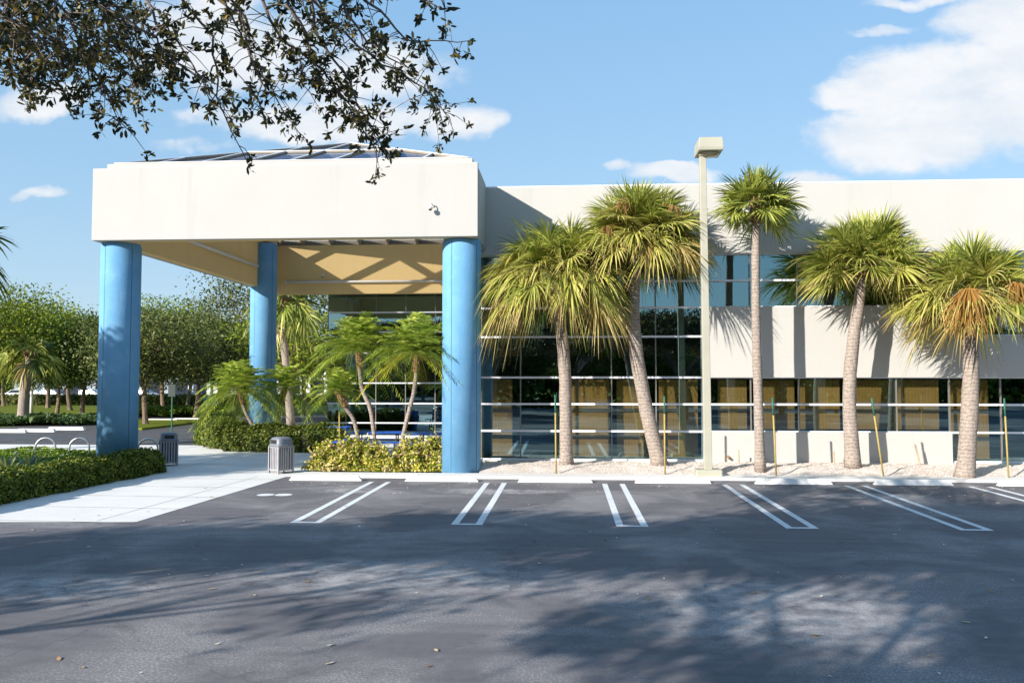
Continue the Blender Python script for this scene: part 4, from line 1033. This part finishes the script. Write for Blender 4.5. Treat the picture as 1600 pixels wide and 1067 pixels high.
# ------------------------------------------------------------------ background trees
def tree_meshes(seed, h, cr, ch, nclump, per, leaf, tr=.2, fork=.35, flat=.8, lm='treeleaf', spread=1.):
    """returns trunk mesh and crown mesh about the origin"""
    rr = random.Random(seed); rng = np.random.default_rng(seed); m = MB()
    zc = h - ch * .5; f = Vector((rr.uniform(-.3, .3), rr.uniform(-.3, .3), h * fork))
    trunk_tube(m, [(0, 0, -.1), f * .5 + Vector((rr.uniform(-.1, .1), 0, 0)), f], tr, tr * .75, rr, 9, 3)
    cl_ = []
    for k in range(nclump):
        th = k * 2.4 + rr.uniform(-.4, .4); v_ = rr.uniform(-.9, 1); r_ = math.sqrt(max(0, 1 - v_ * v_ * .85)) * rr.uniform(.35, 1.05) * cr * spread
        cl_.append(Vector((math.cos(th) * r_, math.sin(th) * r_, zc + v_ * ch * .5 * flat)))
    lims = []
    for k in range(6):
        th = k * 1.05 + rr.uniform(-.3, .3); e = Vector((math.cos(th) * cr * .55, math.sin(th) * cr * .55, zc + rr.uniform(-.1, .2) * ch)); md = f.lerp(e, .5) + Vector((0, 0, .1 * h * rr.uniform(0, 1)))
        m.tube([f - Vector((0, 0, .1)), md, e], [tr * .55, tr * .36, tr * .14], 6); lims.append((md, e))
    for c in cl_:
        md, e = min(lims, key=lambda q: (q[1] - c).length)
        m.tube([md.lerp(e, .6), e.lerp(c, .5) + Vector((0, 0, .1)), c], [tr * .16, tr * .1, tr * .04], 4)
    Q = []
    for c in cl_:
        n = int(per * rr.uniform(.6, 1.3)); s_ = cr * rr.uniform(.2, .34); q = np.clip(rng.normal(size=(n, 3)), -1.7, 1.7) * np.array([s_, s_, s_ * .55]) + np.array(c); Q.append(q)
    Q = np.concatenate(Q); up = np.zeros_like(Q); up[:, 2] = .6
    return m.mesh('trunk', M['bark_far']), np_mesh('crown', leafcloud(Q, leaf, rng, 4, .55, up), M[lm])
def place_tree(meshes, px, py, Y, s, label, rz, group='trees beyond the drive', sz=None, name='shade_tree', xy=None):
    if xy is None: p = at(px, py, Y); p.z = -.02
    else: p = Vector((xy[0], xy[1], -.02))
    o = thing(name, label, 'tree', p, rz, group); o.scale = (s, s, sz or s)
    a = link('trunk', meshes[0], o); b = link('crown', meshes[1], o); return o
TA = tree_meshes(101, 9, 4.2, 6.0, 95, 260, .12, .22, .32, .8, 'treeleaf')
TB = tree_meshes(102, 7.5, 3.8, 4.6, 85, 260, .105, .19, .35, .9, 'treeleaf2')
TC = tree_meshes(103, 9, 4.6, 5.5, 75, 320, .105, .2, .42, .9, 'treeleaf3', .95)
TD = tree_meshes(104, 6.5, 2.8, 4.2, 40, 150, .11, .15, .3, .9, 'treeleaf3')
TE = tree_meshes(105, 8.5, 3.6, 6.2, 60, 160, .10, .18, .3, 1., 'treeleaf2')
bgt = [(TC, -10, 662, 50, .86, 'bright green spreading tree rising at the left picture edge beyond the drive'),
       (TA, 88, 655, 57, .66, 'dark tree with a straight trunk left of the left blue column'),
       (TA, 128, 657, 54, .72, 'shaded tree with a thick trunk just left of the left blue column'),
       (TD, 110, 647, 68, 1.25, 'pale trunked tree behind the dark trees left of the column'),
       (TC, 75, 646, 74, .98, 'tall bright flat topped tree behind the small cabbage palm'),
       (TB, 6, 643, 78, .9, 'tree with a forked pale trunk near the far hedge at left'),
       (TB, 228, 668, 45, .8, 'olive tree with a slanting double trunk right of the left blue column'),
       (TC, 255, 643, 66, .95, 'tall bright green tree behind the sign post'),
       (TB, 305, 653, 55, .86, 'broad olive tree over the shaded drive beside the bright hedge end'),
       (TD, 292, 640, 76, 1.15, 'tree with a pale trunk in front of the white far building'),
       (TA, 340, 646, 66, .78, 'tall thin dark tree behind the rear blue column palms'),
       (TE, 372, 648, 62, 1.15, 'yellowish thin crowned tree left of the rear blue column'),
       (TE, 478, 650, 60, 1.1, 'yellow green tree seen between the rear blue column and entrance glass'),
       (TD, 452, 652, 52, 1.1, 'bright low tree behind the rear column palms')]
for k, (ms, px_, py_, Y_, s_, lab) in enumerate(bgt): place_tree(ms, px_, py_, Y_, s_, lab, k * 1.3)
far = MB()
rng = np.random.default_rng(5); Q = []
for k in range(46):
    x_ = -140 + k * 4.2 + rng.uniform(-2, 2); y_ = 150 + rng.uniform(0, 30); hh = rng.uniform(7, 12)
    q = np.clip(rng.normal(size=(1100, 3)), -1.8, 1.8) * np.array([3.2, 2.5, hh * .26]) + np.array([x_, y_, hh * .52]); q[:, 2] = np.clip(q[:, 2], .2, None); Q.append(q)
Q = np.concatenate(Q)
for k in range(34):
    x_ = -75 + k * 4.2 + rng.uniform(-2, 2); y_ = -42 - rng.uniform(0, 8); hh = rng.uniform(5.5, 8)
    q = np.clip(rng.normal(size=(1300, 3)), -1.8, 1.8) * np.array([3.2, 2.5, hh * .28]) + np.array([x_, y_, hh * .5]); q[:, 2] = np.clip(q[:, 2], .1, None); Q = np.concatenate([Q, q])
tag(link('far_woodland', np_mesh('far_woodland', leafcloud(Q, .42, rng, 4, .6), M['treeleaf'])), kind='stuff')
# low ground cover & hedges beyond the drive
cover('ground_cover_bed', [gnd(-150, 667), gnd(152, 665), gnd(152, 657), gnd(-150, 657)], .45, 7000, .2, M['coverd'], 72)
cover('shrub_bed', [gnd(200, 652), gnd(350, 652), gnd(356, 646), gnd(200, 646)], .6, 5000, .22, M['cover'], 73)
hedge('far_hedge', 'long low brownish hedge in front of the far parked cars', [(-95, 83, 0), (-60, 83, 0), (-18, 83, 0)], .7, .95, 0, 16000, .14, M['hedge2'], 64, .1)

# ------------------------------------------------------------------ far things
def far_building(name, label, x0, x1, y0, y1, h, wm, cols, roof, nwin):
    o = thing(name, label, 'building', ((x0 + x1) / 2, y0, 0))
    m = MB(); m.box(x0, x1, y0, y1, 0, h); m.build('wall', wm, o)
    if roof:
        m = MB(); e = .8; xm = (y0 + y1) / 2
        m.add([(x0 - e, y0 - e, h), (x1 + e, y0 - e, h), (x1 + e, y1 + e, h), (x0 - e, y1 + e, h), (x0 + 4, xm, h + 2.4), (x1 - 4, xm, h + 2.4)], [(0, 1, 5, 4), (1, 2, 5), (2, 3, 4, 5), (3, 0, 4), (3, 2, 1, 0)]); m.build('roof', M['froof'], o)
    else:
        m = MB(); m.box(x0 - .3, x1 + .3, y0 - .3, y1 + .3, h, h + .4); m.build('roof', M['bwall'], o)
    st = (x1 - x0) / nwin
    for k in range(nwin):
        xa = x0 + st * k + st * .2
        f_ = MB(); f_.box(xa - .1, xa + st * .6 + .1, y0 - .08, y0 - .01, .5, 2.7); w_ = f_.build('window', M['bwall'], o)
        p = MB(); p.box(xa, xa + st * .6, y0 - .1, y0 - .082, .6, 2.6); p.build('pane', M['fwin'], w_)
    if cols:
        for k in range(nwin + 1):
            m = MB(); m.box(x0 + st * k - .25, x0 + st * k + .25, y0 - 1.6, y0 - 1.1, 0, h - .01); m.build('pillar', M['bwall'], o)
    return bake(o)
far_building('office_block', 'low grey blue office block with dark windows behind the far cars at left', -78, -52, 114, 126, 4.2, M['bwall2'], False, False, 7)
far_building('white_building', 'white pillared building with a red brown roof seen under the trees', -50, -30, 116, 128, 3.6, M['bwall'], True, True, 6)
def car_first():
    o = thing('parked_car', '', 'car')
    m = MB(); prof = [(-2.15, .35), (-2.2, .7), (-2.05, .88), (-1.5, .95), (-.9, 1.38), (.5, 1.42), (1.15, .98), (2.0, .84), (2.2, .62), (2.15, .35)]
    n = len(prof); vs = []
    for s_, y_ in ((0, -.82), (1, .82)): vs += [(x_, y_ * (.86 if z_ > 1 else 1), z_) for x_, z_ in prof]
    m.add(vs, [tuple(range(n)), tuple(range(2 * n - 1, n - 1, -1))] + [(i, i + n, (i + 1) % n + n, (i + 1) % n) for i in range(n)]); m.build('body', M['carw'], o, bevel=.06)
    for y_ in (-.83, .83):
        m = MB(); q = [(-1.3, 1.0), (-.85, 1.33), (.45, 1.36), (.95, 1.0)]; m.add([(x_, y_ * (.9 if z_ > 1.1 else 1.0), z_) for x_, z_ in q], [(0, 1, 2, 3) if y_ > 0 else (3, 2, 1, 0)]); m.build('window', M['fwin'], o)
    for x_ in (-1.35, 1.35):
        for y_ in (-.78, .78):
            m = MB(); m.tube([(x_, y_ - .1, .33), (x_, y_ + .1, .33)], .33, 16); wl = m.build('wheel', M['tyre'], o); m = MB(); m.tube([(x_, y_ - .11, .33), (x_, y_ + .11, .33)], .18, 12); m.build('rim', M['galv'], wl)
    return o
c0 = car_first()
for k, (px_, Y_, rz, mm, lab) in enumerate([(55, 97, 90, 'carw', 'white car parked beyond the far hedge, right of the light pole'), (34, 97, 90, 'carw', 'white car parked beyond the far hedge, left of the light pole'),
                                          (82, 97, 90, 'carr', 'silver car parked beyond the far hedge behind the dark trunk'), (116, 97, 90, 'card', 'dark car parked beyond the far hedge between two tree trunks'),
                                          (143, 97, 90, 'carw', 'white car parked beyond the far hedge close to the left blue column'), (286, 98, 90, 'card', 'dark car parked in front of the white pillared building'), (222, 98, 90, 'carr', 'silver car parked right of the left blue column')]):
    o = c0 if k == 0 else copy_tree(c0)
    o['label'] = lab; o['group'] = 'cars parked in front of the far buildings'
    p = at(px_, 620, Y_); o.location = (p.x, Y_, .01); o.rotation_euler.z = R(rz - 90 + (8 if k % 2 else -6))
    if k:
        for ch in o.children:
            if ch.name.startswith('body'): ch.data = ch.data.copy(); ch.data.materials[0] = M[mm]
# far wheel stops
for k, (px_, py_, lab) in enumerate([(12, 676, 'weathered wheel stop across the drive, left one of three by the cabbage palm'), (57, 675, 'weathered wheel stop across the drive, in front of the small cabbage palm'), (104, 672, 'weathered wheel stop across the drive nearest the left blue column'),
                                   (255, 658.5, 'far wheel stop beyond the grass island behind the sign post'), (295, 657.5, 'far wheel stop beyond the grass island left of the hedge'), (335, 656.5, 'far wheel stop beyond the bright hedge end')]):
    o = w0.copy(); C.objects.link(o); g = gnd(px_, py_); o.location = (g.x, g.y, .012); o.scale = (1.05, 1.6, 1.2); tag(o, lab, 'wheel stop', 'wheel stops across the drive')
# sign post seen from behind, white light pole, pale blue drum
g = gnd(268, 680); o = thing('sign_post', 'thin green post with a dark sign seen edge on beyond the dark bin', 'sign', g)
m = MB(); m.tube([g, g + Vector((0, 0, 2.35))], .035, 8); m.build('post', M['stakeg'], o)
tp = at(270, 616, g.y); m = MB(); m.box(g.x - .17, g.x + .17, g.y - .06, g.y - .04, 1.75, 2.3); m.build('sign_panel', M['signback'], o, bevel=.004); bake(o)
g = gnd(49, 650); o = thing('light_pole', 'slim white light pole among the trees beyond the drive', 'lamp post', g)
m = MB(); m.tube([g, g + Vector((0, 0, 4.6))], [.12, .08], 10); m.build('pole', M['bwall'], o, True)
m = MB(); m.lathe([(.1, 4.6), (.25, 4.7), (.2, 4.95), (.04, 5.05)], 14, g); m.build('lamp_head', M['bwall'], o, True); bake(o)
g = gnd(329, 646); o = thing('waste_drum', 'pale blue drum standing on the grass left of the date palm', 'drum', g)
m = MB(); m.lathe([(.42, 0), (.5, .15), (.55, .7), (.5, .95), (.52, 1.0), (.42, 1.04)], 20, g); m.build('body', M['teal'], o, True)
m = MB(); m.lathe([(.54, 1.045), (.56, 1.1), (.35, 1.26), (.05, 1.3)], 20, g); m.build('lid', M['teal'], o, True); bake(o)

# ------------------------------------------------------------------ live oaks by the camera: overhanging bough and shade
def oak(name, label, base, fork, lean, cen, rad, nclump, per, leaf, seed, sprays=None, group='live oaks shading the parking lot', tr=.28):
    rr = random.Random(seed); rng = np.random.default_rng(seed); b = Vector(base)
    o = thing(name, label, 'tree', b, 0, group); m = MB()
    f = b + Vector((lean[0], lean[1], fork)); trunk_tube(m, [b + Vector((0, 0, -.1)), b.lerp(f, .5) + Vector((.08, .05, 0)), f], tr, tr * .8, rr, 12, 4)
    c0_ = Vector(cen); cl_ = []
    for k in range(nclump):
        th = k * 2.4 + rr.uniform(-.5, .5); v_ = rr.uniform(-.55, 1); r_ = math.sqrt(max(.05, 1 - .8 * v_ * v_)) * math.sqrt(rr.uniform(.05, 1))
        cl_.append(c0_ + Vector((math.cos(th) * r_ * rad[0], math.sin(th) * r_ * rad[1], v_ * rad[2])))
    # sunlit openings: no clump whose shade would land in the open patches of the lot
    def shade_px(c):
        g_ = c + Vector((.95, 1., -.57)) * (c.z / .57); ca, sa = math.cos(YAW), math.sin(YAW)
        return 800 + FPX * ((g_.x * ca + g_.y * sa) / max(.5, -g_.x * sa + g_.y * ca)), 594 + FPX * CAMH / max(.5, g_.y)
    def open_(c):
        x_, y_ = shade_px(c)
        if y_ < 834 - 52 * min(1, max(0, (x_ - 450) / 500)) + rr.uniform(-10, 10): return True
        return any(((x_ - a) / (e + 30)) ** 2 + ((y_ - b_) / (f_ + 13)) ** 2 < 1 for a, b_, e, f_ in ((1210, 945, 190, 62), (620, 905, 180, 26), (330, 936, 120, 22), (250, 1012, 340, 52), (700, 1012, 150, 34), (870, 868, 40, 10), (955, 915, 55, 14), (1400, 878, 25, 6), (1480, 930, 40, 10), (1545, 900, 30, 10), (1460, 1015, 60, 22), (1110, 880, 30, 6), (1010, 850, 30, 5)))
    if b.y < 5 and b.y > -10: cl_ = [c for c in cl_ if not open_(c)]
    lims = []
    for k in range(9):
        th = k * .7 + rr.uniform(-.2, .2); e = c0_ + Vector((math.cos(th) * rad[0] * .7, math.sin(th) * rad[1] * .7, rr.uniform(-.3, .3) * rad[2])); md = f.lerp(e, .45) + Vector((rr.uniform(-.4, .4), rr.uniform(-.4, .4), .5))
        m.tube([f - Vector((0, 0, .2)), f.lerp(md, .5) + Vector((0, 0, .2)), md, md.lerp(e, .5), e], [tr * .5, tr * .38, tr * .28, tr * .17, tr * .07], 8); lims += [(f.lerp(md, .8), e), (md, e)]
    for c in cl_:
        md, e = min(lims, key=lambda q: (q[1] - c).length + (q[0] - c).length * .5); s0 = md.lerp(e, rr.uniform(.3, .9))
        m.tube([s0, s0.lerp(c, .5) + Vector((0, 0, .15)), c], [tr * .16, tr * .1, tr * .03], 5)
    Q = []
    for c in cl_:
        n = int(per * rr.uniform(.6, 1.3)); s_ = rr.uniform(.24, .52); Q.append(rng.normal(size=(n, 3)) * np.array([s_, s_, s_ * .5]) + np.array(c))
    Q = np.concatenate(Q); polys = [leafcloud(Q, leaf, rng, 6, .42)]
    if sprays:
        cen_ = []; tmp = []
        for (pl, spread, ncl) in sprays:
            Y0 = rr.uniform(7.5, 8.8); dy = rr.uniform(-.2, .6)
            pts = [at(p[0], p[1], Y0 + dy * i) for i, p in enumerate(pl)]
            # join the bough overhead
            ln = min(lims, key=lambda q: (q[1] - pts[0]).length); s0 = ln[1]
            P = []
            for i in range(len(pts) - 1):
                for j in range(4):
                    P.append(pts[i].lerp(pts[i + 1], j / 4) + Vector((rr.gauss(0, .02), rr.gauss(0, .03), rr.gauss(0, .02))))
            P.append(pts[-1]); k_ = len(P)
            m.tube([s0, s0.lerp(P[0], .6) + Vector((0, 0, .3))] + P, [.05, .04] + [.02 * (1 - i / k_) + .0035 for i in range(k_)], 5)
            for q in range(int(ncl * 1.55)):
                f_ = rr.random() ** .75; idx = f_ * (k_ - 1); i = min(int(idx), k_ - 2); p = P[i].lerp(P[i + 1], idx - i)
                sp = spread / FPX * p.y * (1.0 - .45 * f_); c = p + Vector((rr.gauss(0, sp), rr.gauss(0, .28), rr.gauss(0, sp) - abs(rr.gauss(0, sp * .5))))
                m.tube([p, p.lerp(c, .5) + Vector((0, 0, .03)), c], [.006, .0045, .0025], 4)
                nl = rr.randint(7, 14)
                for j in range(nl): cen_.append((c, (c - p).normalized() if (c - p).length > .01 else Vector((0, 0, -1))))
            cc = P[-1]
            for j in range(9): cen_.append((cc, (P[-1] - P[-2]).normalized()))
        n = len(cen_); C_ = np.array([c for c, d in cen_]); Dr = np.array([d for c, d in cen_]); a = Dr * .75 + rng.normal(size=(n, 3)) * .75; a /= np.linalg.norm(a, axis=1)[:, None]
        nrm = rng.normal(size=(n, 3)); nrm -= a * (nrm * a).sum(1)[:, None]; nrm /= np.linalg.norm(nrm, axis=1)[:, None]; bb = np.cross(nrm, a)
        ll = rng.uniform(.028, .054, n)[:, None]; st = C_ + rng.normal(size=(n, 3)) * .022 + a * ll * .9
        sh = np.array([[1, 0, .06], [.4, .34, 0], [-.5, .31, 0], [-1, 0, .05], [-.5, -.31, 0], [.4, -.34, 0]])
        polys.append(st[:, None] + ll[:, :, None] * (sh[None, :, 0:1] * a[:, None] + sh[None, :, 1:2] * bb[:, None] + sh[None, :, 2:3] * nrm[:, None]))
    m.build('trunk', M['bark_oak'], o, True)
    link('crown', np_mesh('crown', np.concatenate(polys), M['oakleaf']), o)
    return bake(o)
SPR = [([(-90, -120), (-40, -40), (40, 40), (66, 105)], 42, 44), ([(0, -160), (20, -60), (100, 20), (150, 110), (190, 200)], 42, 60), ([(80, -160), (100, -60), (180, 30), (215, 110), (200, 150)], 40, 52),
       ([(170, -160), (190, -60), (250, 40), (300, 100), (330, 160)], 32, 34), ([(220, -160), (240, -60), (330, 60), (345, 150), (390, 262)], 22, 15), ([(290, -160), (310, -60), (385, 30), (392, 95), (430, 150), (470, 212)], 24, 26),
       ([(380, -160), (385, -60), (440, 60), (500, 110), (545, 165), (603, 238)], 34, 54), ([(430, -160), (440, -60), (520, 40), (600, 100), (660, 140), (703, 184)], 34, 54), ([(480, -160), (500, -60), (590, 20), (650, 70), (733, 64)], 24, 26),
       ([(540, -150), (560, -60), (640, -5), (698, 14)], 20, 16), ([(-190, 0), (-80, 60), (0, 100), (60, 134)], 26, 16), ([(350, -150), (360, -40), (400, 130), (415, 186)], 20, 14),
       ([(440, -140), (450, -20), (482, 80), (470, 130)], 36, 34), ([(-190, -60), (-60, 0), (60, 60), (130, 82)], 42, 52), ([(-170, -160), (-40, -70), (150, 60), (240, 92)], 40, 54),
       ([(500, -140), (520, -20), (570, 60), (640, 108)], 30, 30), ([(480, -60), (492, 50), (556, 150), (582, 210)], 26, 24), ([(-120, -120), (30, -40), (130, -10), (200, 20)], 44, 44), ([(250, -140), (300, -40), (360, 20), (380, 60)], 30, 16), ([(60, -100), (140, 0), (240, 60), (280, 100)], 36, 36), ([(-80, 20), (0, 50), (40, 90), (50, 130)], 30, 22)]
oak('live_oak', 'live oak whose leafy boughs hang into the top left of the view', (-4.75, -1.3, 0), 2.3, (.4, .3), (-5.9, -.6, 6.9), (5.4, 4.6, 1.7), 330, 230, .095, 41, SPR, tr=.2)
oak('live_oak', 'live oak left of the view whose shade streaks the parking lot', (-15.5, -1.2, 0), 2.4, (-.2, .2), (-14.2, 1.1, 6.0), (6.0, 2.6, 1.4), 170, 220, .09, 42, tr=.17)
oak('live_oak', 'live oak behind the view on the right whose crown is mirrored in the lower windows', (7.5, -6.5, 0), 2.4, (-.2, .2), (7.6, -4.6, 5.2), (5.2, 4.2, 1.3), 120, 170, .09, 45, tr=.2)
oak('live_oak', 'live oak behind the view farthest from the building', (0.5, -13, 0), 2.4, (.2, .1), (.6, -12, 5.4), (6, 4.5, 1.5), 110, 130, .1, 46, tr=.22)
oak('live_oak', 'live oak beside the walk whose shade falls on the left blue column', (-21.5, 14.5, 0), 2.6, (.2, .2), (-21.0, 14.1, 5.6), (3.2, 3.2, 2.3), 110, 170, .085, 44)
# tree row behind the camera, seen only in the windows
for k in range(12):
    place_tree([TA, TB, TA][k % 3], 0, 0, 0, .72 + .08 * (k % 3), 'shade tree across the parking lot, mirrored in the dark windows', k * 1.7, 'trees mirrored in the windows', xy=(-26 + k * 5.4, -19 - 5 * (k % 2)))
